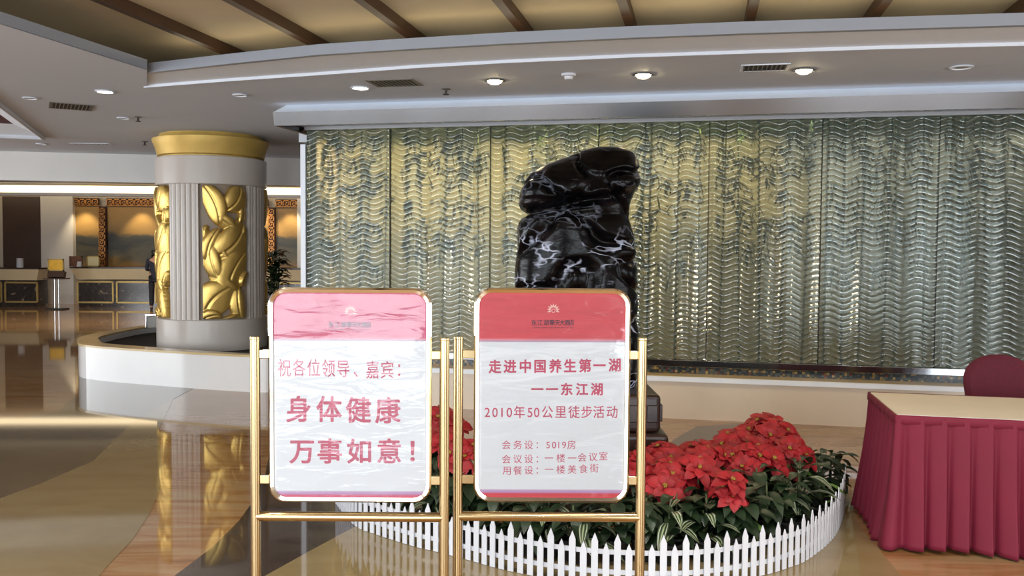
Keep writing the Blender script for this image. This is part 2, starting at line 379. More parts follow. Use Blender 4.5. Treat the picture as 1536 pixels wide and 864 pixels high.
# --- main ceiling with its two openings
E1px = [(220, 131), (350, 121), (477, 112.5), (620, 102), (760, 94), (940, 86), (1118, 80), (1330, 73), (1536, 68), (1760, 64)]
E2px = [(222, 106), (350, 92), (477, 79), (620, 70), (760, 62), (940, 53.5), (1118, 46.5), (1330, 40), (1536, 34), (1760, 30)]
E1 = [at_z(x, y, CEIL) for x, y in E1px]
E2 = [at_z(x, y, CEIL + 0.02) for x, y in E2px]
E1.append(E1[-1] + Uv * 3.5); E2.append(E2[-1] + Uv * 3.5)
L0 = at_z(221, 105, CEIL); L1 = at_z(0, 36, CEIL); ldir = (L1 - L0).normalized()
Lback = L0 + ldir * 8.5
Rback = E1[-1] - Vv * 8.0
hole = [Lback, L0] + E1 + [Rback]
A = at_z(65, 206, CEIL); B = at_z(0, 156, CEIL); D = at_z(0, 203, CEIL)
AB = (B - A) * 1.35; AD = (D - A) * 6
coffer = [A, A + AB, A + AB + AD, A + AD]
outer = [Vector((-16, -4.5, CEIL)), Vector((14, -4.5, CEIL)), Vector((14, 14.9, CEIL)), Vector((-2.6, 14.9, CEIL)), Vector((-8.3, 13.9, CEIL)), Vector((-16, 13.9, CEIL))]
allp = outer + hole + coffer
tri = geometry.tessellate_polygon([outer, hole, coffer])
struct('ceiling', M().add(allp, tri), 'soffit')
up = lambda p, z: Vector((p.x, p.y, z))
# white flat cornice with its lip, grey band, tan recessed ceiling
cor = M()
for i in range(len(E1) - 1):
    a, b, c, d = E1[i], E1[i + 1], E2[i + 1], E2[i]
    cor.add([up(a, CEIL + .012), up(b, CEIL + .012), c, d], [(0, 1, 2, 3)])
struct('trim_1', cor, 'white_paint')
lip = M()
for i in range(len(E1) - 1):
    a, b = E1[i], E1[i + 1]; n = -Vv * 0.045
    lip.hexa([up(a, CEIL - .012), up(b, CEIL - .012), up(b + n, CEIL - .012), up(a + n, CEIL - .012)], [up(a, CEIL + .02), up(b, CEIL + .02), up(b + n, CEIL + .02), up(a + n, CEIL + .02)])
struct('trim_2', lip, 'soffit')
band = M(); BT = CEIL + 0.085
bp = [Lback, L0] + E2
off = [Uv * 0.05, Uv * 0.05] + [-Vv * 0.05] * len(E2)
for i in range(len(bp) - 1):
    if i == 1: continue
    a, b = bp[i], bp[i + 1]; o1, o2 = -off[i], -off[i + 1]
    band.hexa([up(a, CEIL + .004), up(b, CEIL + .004), up(b + o2, CEIL + .004), up(a + o1, CEIL + .004)], [up(a, BT), up(b, BT), up(b + o2, BT), up(a + o1, BT)])
struct('trim_3', band, 'band')
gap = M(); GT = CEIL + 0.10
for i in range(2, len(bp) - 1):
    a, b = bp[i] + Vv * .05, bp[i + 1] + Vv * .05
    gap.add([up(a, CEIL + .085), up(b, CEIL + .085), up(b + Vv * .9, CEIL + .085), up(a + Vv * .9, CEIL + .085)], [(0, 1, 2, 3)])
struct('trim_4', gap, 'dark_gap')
RC = 3.5
rp = [Lback - Uv * .5, L0 - Uv * .5 + Vv * .9, E2[-1] + Vv * 2.2, Rback + Uv * .5]
allr = [L0 - Uv * 1.0 - Vv * 9 , L0 - Uv * 1.0 + Vv * 1.6, E2[-1] + Uv * 1 + Vv * 1.2, Rback + Uv * 1 - Vv * 0.5]
struct('ceiling_recess', M().add([up(p, RC) for p in allr], [(0, 1, 2, 3)]), 'recess')
rw = M()
for i in range(4):
    a, b = allr[i], allr[(i + 1) % 4]
    rw.add([up(a, CEIL + .01), up(b, CEIL + .01), up(b, RC), up(a, RC)], [(0, 1, 2, 3)])
struct('wall_recess', rw, 'recess')
# wood beams across the recess, 1 m apart
k = 0
for px, py in [(350, 80), (475, 65), (622, 55), (785, 42), (945, 33), (1125, 27), (1310, 22), (1530, 14)]:
    e = at_z(px, py, RC - .05)
    c = e - Vv * 4.2 + Vv * 0.6
    mb = M().box(up(c, RC - 0.045), (0.07, 9.6, 0.09), Matrix.Rotation(-YAW, 3, 'Z'))
    k += 1; struct('trim_beam_%d' % k, mb, 'beam')
# warm cove tubes lying on the ledge round the recess
for (a, b) in [(E2[0] + Vv * .25, E2[5] + Vv * .25), (E2[5] + Vv * .25, E2[9] + Vv * .25)]:
    pass
cove = M()
for i in range(len(E2) - 1):
    cove.tube([up(E2[i] + Vv * .42 , CEIL + .115), up(E2[i + 1] + Vv * .42, CEIL + .115)], 0.02, 8)
tag(obj('cove_lamp', cove, 'cove_gold'), 'amber cove tube glowing behind the edge of the recessed ceiling', 'lamp')
# left coffer
cin = [at_z(20, 186, CEIL + .12)]
cin = [cin[0], cin[0] + AB * 1.0, cin[0] + AB * 1.0 + AD * .9, cin[0] + AD * .9]
cf = M()
for i in range(4):
    a, b = coffer[i], coffer[(i + 1) % 4]; c, d = cin[(i + 1) % 4], cin[i]
    cf.add([a, b, c, d], [(0, 1, 2, 3)])
struct('trim_coffer', cf, 'white_paint')
struct('ceiling_coffer', M().add(cin, [(0, 1, 2, 3)]), 'maroon_ceiling')
cl = M()
for i in (0, 3):
    a, b = coffer[i], coffer[(i + 1) % 4]
    cl.tube([a + Vector((0, 0, -.01)), b + Vector((0, 0, -.01))], 0.03, 8)
struct('trim_coffer_edge', cl, 'soffit')

# --- glass wall frame of reference
GP = at_z(971, 558, 0.42)                       # a point on the foot of the glass plane
GP.z = 0
def gl(px, py): return at_plane(px, py, GP, Vv)
def gu(px, py=400): return (gl(px, py) - GP).dot(Uv)
def G(u, v, z): return GP + Uv * u + Vv * v + Vector((0, 0, z))
UL = gu(461); UR = gu(1536) + 2.2
ROT = Matrix.Rotation(-YAW, 3, 'Z')
def gbox(u0, u1, v0, v1, z0, z1, mb=None):
    return (mb or M()).box(G((u0 + u1) / 2, (v0 + v1) / 2, (z0 + z1) / 2), (u1 - u0, v1 - v0, z1 - z0), ROT)
struct('wall_back', gbox(UL + .12, UR, .62, .74, 0, 3.2), 'cavity_wall')
struct('trim_ledge', gbox(UL - .06, UR, -.255, .62, 0, .40), 'ledge_face')
struct('trim_ledge_top', gbox(UL - .06, UR, -.24, .62, .40, .42), 'ledge_top')
struct('trim_ledge_lip', gbox(UL - .06, UR, -.275, -.238, .372, .418), 'white_paint')
struct('trim_mosaic', gbox(UL, UR, -.02, .05, .421, .49), 'mosaic')
struct('trim_glass_foot', gbox(UL, UR, -.035, .06, .49, .556), 'silver', bevel=.004)
struct('trim_glass_head', gbox(UL - .02, UR, -.03, .05, 2.955, 2.995), 'rail_metal', bevel=.003)
struct('trim_glass_post', gbox(UL - .07, UL - .012, -.02, .13, .42, 2.8), 'white_paint')
struct('wall_side_cavity', gbox(UL - .012, UL + .05, .13, .74, .42, 3.15), 'wall_beige')
# steel lighting trough hanging from the ceiling in front of the glass
UT0, UT1 = UL - .09, UR
tr = M().hexa([G(UT0, -.62, 3.06), G(UT1, -.62, 3.06), G(UT1, .2, 3.06), G(UT0, .2, 3.06)],
              [G(UT0 + .10, -.47, CEIL + .01), G(UT1, -.47, CEIL + .01), G(UT1, .2, CEIL + .01), G(UT0 + .10, .2, CEIL + .01)])
struct('trim_trough_top', tr, 'white_paint')
struct('trim_trough', M().hexa([G(UT0, -.585, 2.925), G(UT1, -.585, 2.925), G(UT1, -.55, 2.925), G(UT0, -.55, 2.925)],
                               [G(UT0, -.62, 3.06), G(UT1, -.62, 3.06), G(UT1, -.57, 3.06), G(UT0, -.57, 3.06)]), 'trough_steel')
struct('trim_trough_soffit', gbox(UT0, UT1, -.57, .2, 2.99, 3.058), 'band')
struct('trim_trough_end', gbox(UT0, UT0 + .04, -.57, .2, 2.925, 2.99), 'trough_steel')
# ceiling drops behind the partition end
struct('trim_bulkhead', gbox(UL - .55, UL + .6, .95, 2.6, 2.95, CEIL + .01), 'soffit')
struct('trim_bulkhead_low', gbox(UL - .75, UL + .6, 3.2, 4.6, 2.85, CEIL + .01), 'soffit')

# --- reception end
YB = 26.0
FA = Vector((-8.3, 13.9, 0)); FB = Vector((-2.6, 14.9, 0))
fm_ = M()
for a, b in ((Vector((-16, 13.9, 0)), FA), (FA, FB), (FB, Vector((14, 14.9, 0)))):
    n_ = Vector((0, .3, 0))
    fm_.hexa([up(a, 2.70), up(b, 2.70), up(b + n_, 2.70), up(a + n_, 2.70)], [up(a, 3.8), up(b, 3.8), up(b + n_, 3.8), up(a + n_, 3.8)])
struct('wall_fascia', fm_, 'marble_white')
HC = 3.8
struct('ceiling_far', M().add([(-16, 13.9, HC), (14, 13.9, HC), (14, 27, HC), (-16, 27, HC)], [(0, 3, 2, 1)]), 'soffit')
def cbox(y0, y1, z0, z1): return M().hexa([(-16, y0 - .6, z0), (-2, y0, z0), (-2, y1, z0), (-16, y1 - .6, z0)], [(-16, y0 - .6, z1), (-2, y0, z1), (-2, y1, z1), (-16, y1 - .6, z1)])
struct('trim_fascia_strip', cbox(25.5, 25.8, 3.47, HC), 'band')
struct('trim_fascia_lip', cbox(25.35, 25.6, 3.10, 3.17), 'white_paint')
tag(obj('cove_lamp', cbox(25.62, 25.66, 3.2, 3.40), 'cove_light'), 'warm white strip lamp glowing in the slot above the murals', 'lamp')
struct('wall_far', M().box((-1, YB + .3, 1.9), (30, .2, 3.8)), 'wall_beige')
def far_box(x0, x1, y0, y1, depth, thick, mb=None):
    a = at_y(x0, y1, depth); b = at_y(x1, y0, depth)
    z0 = max(a.z, 0) if a.z < .25 else a.z
    return (mb or M()).box(((a.x + b.x) / 2, depth + thick / 2, (z0 + b.z) / 2), (b.x - a.x, thick, b.z - z0))
def far_panel(x0, x1, z0, z1, depth, thick, mb=None):
    a = at_y(x0, 400, depth).x; b = at_y(x1, 400, depth).x
    return (mb or M()).box(((a + b) / 2, depth + thick / 2, (z0 + z1) / 2), (b - a, thick, z1 - z0))
struct('trim_dark_panel', far_panel(5, 62, 0, 3.14, YB + .1, .1), 'dark_wood')
struct('trim_marble_pilaster', far_panel(62, 110, 0, 3.14, YB - .1, .3), 'marble_white')
struct('trim_end_pilaster', far_panel(446, 500, 0, 3.14, YB - .1, .3), 'marble_white')
struct('wall_left', M().box((-16, 11, 1.6), (.2, 34, 4.4)), 'wall_beige')
struct('wall_right', M().box((9.5, 11, 1.6), (.2, 34, 4.4)), 'wall_beige')
# entrance front behind the photographer: piers and tall windows
fr = M(); edges = sorted([(u - w_ / 2, u + w_ / 2) for u, w_ in WINDOWS]); prev = -14.5
for a, b in edges + [(8.0, 8.0)]:
    if a - prev > 0.02:
        fr.box(uv((prev + a) / 2, FACADE_V, 1.6), (a - prev, .2, 3.2), ROT)
    prev = b
fr.box(uv(-3.2, FACADE_V, 3.1), (22.6, .2, .2), ROT)
struct('wall_front', fr, 'wall_beige')
for i, (u, wd) in enumerate(WINDOWS):
    mb = M()
    for du in (-wd / 2, 0, wd / 2): mb.box(uv(u + du, FACADE_V, 1.5), (.07, .12, 3.0), ROT)
    for z in (.04, 2.2, 2.97): mb.box(uv(u, FACADE_V, z), (wd, .12, .07), ROT)
    struct('window_%d' % (i + 1), mb, 'silver')

# ================================================================== SIGN STANDS
PXM = 400.0
def text_mesh(ch, bold=0.0):
    c = bpy.data.curves.new('text', 'FONT'); c.body = ch; c.size = 1.0; c.fill_mode = 'FRONT'; c.offset = bold
    o = bpy.data.objects.new('text', c); COL.objects.link(o)
    dg = bpy.context.evaluated_depsgraph_get(); me = bpy.data.meshes.new_from_object(o.evaluated_get(dg))
    vs = [v.co.copy() for v in me.vertices]; fs = [tuple(p.vertices) for p in me.polygons]
    bpy.data.objects.remove(o); bpy.data.curves.remove(c); bpy.data.meshes.remove(me)
    return vs, fs
def letters(mb, ch, cx, cy, wpx, hpx, bold, conv, fit=None):
    """one glyph placed with its em box centred on (cx, cy)"""
    vs, fs = text_mesh(ch)
    if not vs: return
    if fit:
        x0 = min(v.x for v in vs); x1 = max(v.x for v in vs); y0 = min(v.y for v in vs); y1 = max(v.y for v in vs)
        sx = wpx / max(1e-6, x1 - x0); sy = hpx / max(1e-6, y1 - y0)
        pts = [(cx + (v.x - (x0 + x1) / 2) * sx, cy - (v.y - (y0 + y1) / 2) * sy) for v in vs]
    else:
        x0 = min(v.x for v in vs); x1 = max(v.x for v in vs)
        ox = (x0 + x1) / 2
        oy = 0.36
        pts = [(cx + (v.x - ox) * wpx, cy - (v.y - oy) * hpx) for v in vs]
    o = bold * min(wpx, hpx) * (0 if fit else 1)
    for q, (dx, dy) in enumerate(((0, 0), (o, 0), (-o, 0), (0, o), (0, -o), (o * .7, o * .7), (-o * .7, o * .7), (o * .7, -o * .7), (-o * .7, -o * .7)) if o > 0 else ((0, 0),)):
        mb.add([Vector(conv(x + dx, y + dy)) - Vector((0, q * 3e-5, 0)) for x, y in pts], fs)

def rrect(cx, cz, w_, h_, r, n=8):
    pts = []
    for sx, sz, a0 in ((1, 1, 0), (-1, 1, 90), (-1, -1, 180), (1, -1, 270)):
        for k in range(n + 1):
            a = math.radians(a0 + 90 * k / n)
            pts.append((cx + sx * (w_ / 2 - r) + r * math.cos(a), cz + sz * (h_ / 2 - r) + r * math.sin(a)))
    return pts
def sign_stand(label, depth, post_l, post_r, bx0, bx1, by0, by1, poster, lines):
    pl = at_y(post_l, 640, depth); pr = at_y(post_r, 640, depth)
    top = at_y((post_l + post_r) / 2, 505, depth).z
    cxw = (pl.x + pr.x) / 2
    root = thing('sign_stand', label, 'sign stand', (cxw, depth, 0))
    hw = (pr.x - pl.x) / 2; rr = 0.0185
    for sx in (-1, 1):
        p = M().tube([(sx * hw, 0, .02), (sx * hw, 0, top - .012)], rr, 20)
        p.lathe([(rr, top - .012), (rr * 1.05, top - .008), (rr * .95, top - .001), (0.0, top)], 20, (sx * hw, 0, 0))
        obj('post', p, 'brass', root, 40)
        ft = M().tube([(sx * hw, -.19, .02), (sx * hw, .19, .02)], .018, 16)
        for sy in (-1, 1): ft.lathe([(0, -.02), (.024, -.02), (.024, -.006), (.012, .002)], 16, (sx * hw, sy * .17, .02))
        obj('foot', ft, 'brass', root, 40)
    zr = at_y((post_l + post_r) / 2, 775, depth).z
    obj('rail', M().tube([(-hw, 0, zr), (hw, 0, zr)], .018, 20), 'brass', root, 40)
    a = at_y(bx0, by1, depth); b = at_y(bx1, by0, depth)
    ccx = (a.x + b.x) / 2 - cxw; ccz = (a.z + b.z) / 2; bw = b.x - a.x; bh = b.z - a.z
    for pyb in (532, 720):
        zb = at_y((post_l + post_r) / 2, pyb, depth).z
        for sx in (-1, 1):
            x0 = sx * hw; x1 = ccx + sx * (bw / 2 - .004)
            obj('bracket', M().box(((x0 + x1) / 2, .004, zb), (abs(x1 - x0), .014, .034)), 'brass', root, bevel=.003)
    # board frame: rounded tube bent round the board
    bd = thing('board', '', '', (ccx, 0, ccz)); del bd['label']; del bd['category']
    bd.parent = root
    outr = rrect(0, 0, bw, bh, .066); inr = rrect(0, 0, bw - .038, bh - .038, .05); mid = rrect(0, 0, bw - .014, bh - .014, .06)
    fm = M(); N = len(outr)
    rings = [[(x, .012, z) for x, z in outr], [(x, -.006, z) for x, z in outr], [(x, -.014, z) for x, z in mid], [(x, -.010, z) for x, z in inr], [(x, .0, z) for x, z in inr]]
    for i in range(len(rings) - 1):
        fm.add(rings[i] + rings[i + 1], [(k, (k + 1) % N, N + (k + 1) % N, N + k) for k in range(N)])
    fm.add(rings[0], [tuple(range(N))])
    obj('frame', fm, 'frame_metal', bd, 50)
    ps = rrect(0, 0, bw - .034, bh - .034, .05)
    pm = M().add([(x, -.003, z) for x, z in ps], [tuple(range(N))])
    pm.add([(x, .006, z) for x, z in ps], [tuple(range(N - 1, -1, -1))])
    obj('poster', pm, poster, bd)
    # film: gently wavy sheet in front of the poster
    cols, rows_ = 40, 60; rows = []
    for j in range(rows_ + 1):
        row = []
        for i in range(cols + 1):
            x = (i / cols - .5) * (bw - .046); z = (j / rows_ - .5) * (bh - .046)
            # round the corners
            cxn = max(0, abs(x) - (bw / 2 - .023 - .045)); czn = max(0, abs(z) - (bh / 2 - .023 - .045)); d = math.hypot(cxn, czn)
            if d > .045:
                x = math.copysign((abs(x) - cxn) + cxn * .045 / d, x); z = math.copysign((abs(z) - czn) + czn * .045 / d, z)
            wv = noise.noise(Vector((x * 3 + bw * 9, z * 9, depth * 3))) * .0017 + noise.noise(Vector((x * 9, z * 22, 4 + depth))) * .0005
            row.append((x, -.0082 + wv * min(1, (bw / 2 - abs(x)) * 12), z))
        rows.append(row)
    obj('film', M().grid(rows), 'film', bd, True)
    base = root.location + bd.location
    for (nm, mt, glyphs) in lines:
        def conv(x, y):
            p = at_y(x, y, depth); return (p.x - base.x, -.0042, p.z - base.z)
        groups = [[]]
        for g in glyphs:
            groups[-1].append(g)
            if g[0] in '：、': groups.append([])
        for gs in groups:
            mb = M()
            for g in gs: letters(mb, *g, conv)
            if mb.v: obj(nm, mb, mt, bd)
    return root, bd, base
def run(s, xs, y, w_, h_, bold):
    ys = y if isinstance(y, (list, tuple)) else [y] * len(s)
    return [(c, x, yy, w_, h_, bold) for c, x, yy in zip(s, xs, ys)]
def logo(dx, dy=0, s=1.0):
    cn = run('东江湖華天大酒店', [801 + dx, 810 + dx, 819 + dx, 828 + dx, 836 + dx, 843 + dx, 850 + dx, 857 + dx], 484 + dy, 8.6, 9.5, .012)
    return cn
class L(tuple): pass
def latin(dx, dy=0): return [('DONG JIANG HU HUATIAN HOTEL', 830 + dx, 491.6 + dy, 61, 2.8, .0, )]
s1 = [('lettering', 'ink', run('祝各位领导、嘉宾：', [427, 449, 471, 493, 515, 534, 559, 581, 599], [552, 552, 552, 552.5, 553, 554, 555, 555, 554], 21, 28, .007)),
      ('lettering', 'ink', run('身体健康', [448, 494, 538, 582], [614, 614, 615, 616], 39, 41, .022)),
      ('lettering', 'ink', run('万事如意！', [453, 495, 539, 584, 619], 677, 39, 39, .022)),
      ('logo_lettering', 'ink_dark', logo(-304, 3))]
s2 = [('lettering', 'ink', run('走进中国养生第一湖', [742.5, 765, 788, 810, 833, 855, 877.5, 899, 921.7], [550, 549.8, 549.6, 549.4, 549.2, 549, 548.6, 548.3, 547.6], 19.5, 21, .03)),
      ('lettering', 'ink', run('一一东江湖', [806, 828, 850, 873, 895], 584, 19, 19.5, .03)),
      ('lettering', 'ink', run('2010年50公里徒步活动', [731, 742.5, 753, 764, 779, 795, 805, 821, 841, 861, 880, 898, 918], 618, 18, 20, .006)),
      ('lettering', 'ink', run('会务设：5019房', [759.5, 776.5, 793, 806, 822, 831, 838, 846, 857], 667, 14, 14, .0)),
      ('lettering', 'ink', run('会议设：一楼一会议室', [759.5, 776.5, 793, 806, 823.5, 841, 858, 873, 889.5, 905], [688.5, 688.3, 688, 688, 687, 687, 687, 686, 685, 684], 14, 14, .0)),
      ('lettering', 'ink', run('用餐设：一楼美食街', [760, 776.5, 793, 806, 823.5, 841, 858, 875, 891], [705.5, 705.5, 705, 705, 704, 704, 704, 703, 702], 14, 14, .0)),
      ('logo_lettering', 'ink_dark', logo(0, 0))]
r1, b1, base1 = sign_stand('brass stand holding the board with large glare-paled greeting characters', 3.30, 383, 666.5, 404, 648, 432.5, 752, 'poster_glare_pink', s1)
r2, b2, base2 = sign_stand('brass stand holding the board announcing the 50 kilometre hike', 3.36, 687, 962, 710, 946.5, 433, 752, 'poster_red', s2)
for (bd, base, depth, dx, dy) in ((b1, base1, 3.30, -304, 3), (b2, base2, 3.36, 0, 0)):
    mb = M()
    def conv(x, y):
        p = at_y(x, y, depth); return (p.x - base.x, -.0042, p.z - base.z)
    letters(mb, 'DONG JIANG HU HUATIAN HOTEL', 830 + dx, 491.6 + dy, 61, 2.6, 0.0, conv, True)
    obj('logo_lettering', mb, 'ink_dark', bd)
    em = M()
    for k in range(9):
        a = math.radians(90 + (k - 4) * 27); cx_, cy_ = 830 + dx, 465 + dy
        d = Vector((math.cos(a), -math.sin(a))); n = Vector((-d.y, d.x))
        em.add([conv(*(Vector((cx_, cy_)) + d * q + n * w_)) for q, w_ in ((3.2, 0), (6, 1.5), (10, 0), (6, -1.5))], [(0, 1, 2, 3)])
    rg = []
    for k in range(20):
        a = 2 * math.pi * k / 20; rg.append((math.cos(a), math.sin(a)))
    em.add([conv(830 + dx + x * q, 466 + dy + y * q) for q in (2.0, 2.9) for x, y in rg], [(k, (k + 1) % 20, 20 + (k + 1) % 20, 20 + k) for k in range(20)])
    obj('emblem_with_reflection', em, 'emblem_with_reflection', bd)

# ================================================================== ROCK ON ITS CARVED BASE
RX, RY = 0.43, 5.95
sil = [(222, 896, 928), (225, 880, 940), (230, 864, 949), (240, 840, 955), (251, 812, 957.5), (262, 795, 958), (275, 785, 957), (290, 780, 951), (300, 778, 946), (308, 777, 944), (316, 781, 943),
       (323, 793, 944), (330, 782, 946), (336, 778, 947), (345, 776, 949), (360, 777, 954), (375, 778, 958), (390, 775, 958), (410, 773, 956), (440, 772, 957), (480, 771, 958), (530, 772, 957), (578, 774, 955)]
rootz = at_y(866, 578, RY).z
rows = []
NR, NS = 150, 112
ys = np.concatenate([np.linspace(222, 245, 26)[:-1], np.linspace(245, 578, NR - 25)])
xl = np.interp(ys, [s[0] for s in sil], [s[1] for s in sil]); xr = np.interp(ys, [s[0] for s in sil], [s[2] for s in sil])
for j, y in enumerate(ys):
    pl = at_y(xl[j], y, RY); pr = at_y(xr[j], y, RY); cx_ = (pl.x + pr.x) / 2; hw = (pr.x - pl.x) / 2; z = (pl.z + pr.z) / 2
    hd = min(.30, hw * .72 + .02)
    if y < 300: hd *= 1.0
    row = []
    for k in range(NS + 1):
        a = 2 * math.pi * (k % NS) / NS
        c, s_ = math.cos(a), math.sin(a); e = .78
        x = math.copysign(abs(c) ** e, c) * hw; yy = math.copysign(abs(s_) ** e, s_) * hd
        p = Vector((cx_ + x, RY + yy, z))
        q = Vector((p.x * 2.6, p.y * 2.6, p.z * 4.2)); q.z += (p.x) * 1.2
        rdg = 1 - abs(noise.noise(q)) * 2
        big = noise.noise(Vector((p.x * 2, p.y * 2, p.z * 2.2 + 9)))
        amp = min(1, hw / .2)
        fade = .35 + .65 * abs(s_)
        dsp = (-.075 * max(0, rdg - .62) / .38 + .035 * big) * amp * fade
        # long overhang crease under the cap, rising to the right
        ycre = 306 - (p.x - RX) * 42 if s_ < 0 else 330
        dsp -= .085 * math.exp(-((y - ycre) / 7.0) ** 2) * max(0, -s_)
        if y < 300: dsp += .05 * math.exp(-((y - 285) / 22.0) ** 2) * max(0, -s_) * amp
        n = Vector((c, s_, 0)); p = p + n * dsp
        row.append((p.x - RX, p.y - RY, p.z - rootz))
    rows.append(row)
rk = M().grid(rows); rk.add([Vector(p) for p in rows[0][:-1]], [tuple(range(NS))]); rk.add([Vector(p) for p in rows[-1][:-1]], [tuple(range(NS - 1, -1, -1))])
rock = tag(obj('ornamental_rock', rk, 'rock', None, True), 'tall black polished rock with pale veins behind the right sign', 'rock')
rock.location = (RX, RY, rootz + .002)
bs = thing('rock_base', 'dark carved stepped wooden plinth under the black rock', 'plinth', (RX, RY, 0))
for i, (z0, z1, hx, hy) in enumerate([(0, .26, .60, .46), (.26, .50, .545, .42), (.50, rootz, .50, .37)]):
    t = M().box((0.02, 0, (z0 + z1) / 2), (hx * 2, hy * 2, z1 - z0 - .002))
    o = obj('tier', t, 'carved', bs, bevel=.03)
    cv = M()
    nx = 9
    for q in range(nx):
        x = (q - (nx - 1) / 2) * (hx * 2 / nx) + .02
        for sy in (-1, 1): cv.box((x, sy * (hy + .004), (z0 + z1) / 2), (hx * 2 / nx * .62, .02, (z1 - z0) * .45))
    for q in range(6):
        y = (q - 2.5) * (hy * 2 / 6)
        for sx in (-1, 1): cv.box((.02 + sx * (hx + .004), y, (z0 + z1) / 2), (.02, hy * 2 / 6 * .62, (z1 - z0) * .45))
    obj('carving', cv, 'carved', o, bevel=.006)

# ================================================================== WAVY GLASS PANELS
seams = [gu(461), gu(584), gu(734), gu(896), gu(1061), gu(1230), gu(1405), gu(1590), UR]
PZ0, PZ1 = .556, 2.955
descr = ['leftmost wavy ribbed glass panel, beside the white end post', 'wavy ribbed glass panel behind the top right of the left sign', 'wavy ribbed glass panel above the gap between the two signs',
         'wavy ribbed glass panel directly behind the black rock', 'wavy ribbed glass panel just right of the black rock', 'wavy ribbed glass panel above the tall poinsettias at the right',
         'wavy ribbed glass panel above the red skirted table', 'rightmost wavy ribbed glass panel, behind the maroon chair']
rng = np.random.default_rng(3)
def glass_panel(u0, u1, idx):
    g = .006; W = u1 - u0 - g; H = PZ1 - PZ0; NX = int(W * 58); lam = .0585
    tt_ = np.array([0, .05, .14, .25, .355, .375, .39, .61, .625, .645, .75, .86, .95]); hh_ = 1 - (np.clip(np.abs(tt_ - .5) - .11, 0, 1) / .39) ** 1.15
    nk = int(H / lam) + 3
    rowz = np.concatenate([(k - 1 + tt_) * lam for k in range(nk)]); rowh = np.tile(hh_, nk)
    NZ = len(rowz); x = np.linspace(-W / 2, W / 2, NX)
    ph = rng.uniform(0, 6.28); per = .25 + .03 * rng.random()
    wave = .021 * np.sin(2 * np.pi * x / per + ph) + .006 * np.sin(2 * np.pi * x / .61 + ph * 2)
    X = np.repeat(x[None], NZ, 0); Z = np.clip(rowz[:, None] - wave[None], 0, H)
    hgt = .0115 * rowh[:, None] + (.009 * np.sin(2 * np.pi * x / (per * .98) + ph + .8) + .009 * np.sin(2 * np.pi * x / .53 + ph))[None]
    Yv = -hgt + .012
    vs = np.stack([X, Yv, Z], -1).reshape(-1, 3); nv = len(vs)
    ii = np.arange((NZ - 1) * NX).reshape(NZ - 1, NX)[:, :-1].ravel()
    q = np.stack([ii, ii + 1, ii + 1 + NX, ii + NX], 1)
    bk = np.array([[-W / 2, .04, 0], [W / 2, .04, 0], [W / 2, .04, H], [-W / 2, .04, H]])
    vs = np.vstack([vs, bk]); faces = [tuple(r) for r in q.tolist()]
    faces.append((nv + 1, nv, nv + 3, nv + 2))
    faces.append(tuple([nv] + [nv + 1] + list(range(NX - 1, -1, -1))))
    faces.append(tuple([nv + 2, nv + 3] + list(range((NZ - 1) * NX, NZ * NX))))
    faces.append(tuple([nv + 3, nv] + [r * NX for r in range(NZ)]))
    faces.append(tuple([nv + 1, nv + 2] + [r * NX + NX - 1 for r in range(NZ - 1, -1, -1)]))
    mb = M(); mb.v = vs.tolist(); mb.f = faces
    o = obj('glass_panel', mb, 'glass', None, 60)
    o.location = G((u0 + u1) / 2, 0, PZ0); o.rotation_euler = (0, 0, -YAW)
    tag(o, descr[idx], 'glass panel', 'wavy glass panels of the back wall')
for i in range(len(seams) - 1): glass_panel(seams[i], seams[i + 1], i)
for i in range(1, len(seams) - 1): struct('trim_seam_%d' % i, gbox(seams[i] - .004, seams[i] + .004, .014, .05, PZ0, PZ1), 'dark_gap')

# bamboo standing in the lit cavity behind the glass
def add_leaf(mb, base, d, side, L_, W_, droop, fold=.25, n=5, across=None, cup=0.0):
    d = Vector(d).normalized(); side = Vector(side); side = (side - d * side.dot(d)).normalized(); nrm = side.cross(d).normalized()
    if nrm.z < 0: nrm = -nrm
    o = len(mb.v); A = mb.a.setdefault('across', [])
    prof = [0.12, .62, .95, 1.0, .72, .0] if n == 5 else [math.sin(math.pi * (.06 + .94 * k / n)) ** .8 for k in range(n + 1)]
    for k in range(n + 1):
        t = k / n; c = Vector(base) + d * (L_ * t) - Vector((0, 0, droop * L_ * t * t)); w_ = W_ * prof[k] / 2 + .0008
        for sx in (-1, -.5, 0, .5, 1):
            mb.v.append(tuple(c + side * (sx * w_) + nrm * (abs(sx) * w_ * fold))); A.append(.5 + sx * .5)
    for k in range(n):
        for j in range(4):
            a = o + k * 5 + j; mb.f.append((a, a + 1, a + 6, a + 5))
bdesc = ['leftmost green bamboo clump seen through the wavy glass', 'bamboo clump seen through the glass above the left sign', 'bamboo clump seen through the glass above the gap between signs',
         'bamboo clump seen through the glass around the black rock', 'bamboo clump seen through the glass right of the rock', 'bamboo clump seen through the glass above the poinsettias',
         'bamboo clump with crossing stems seen through the glass above the table', 'rightmost bamboo clump seen through the glass behind the chair']
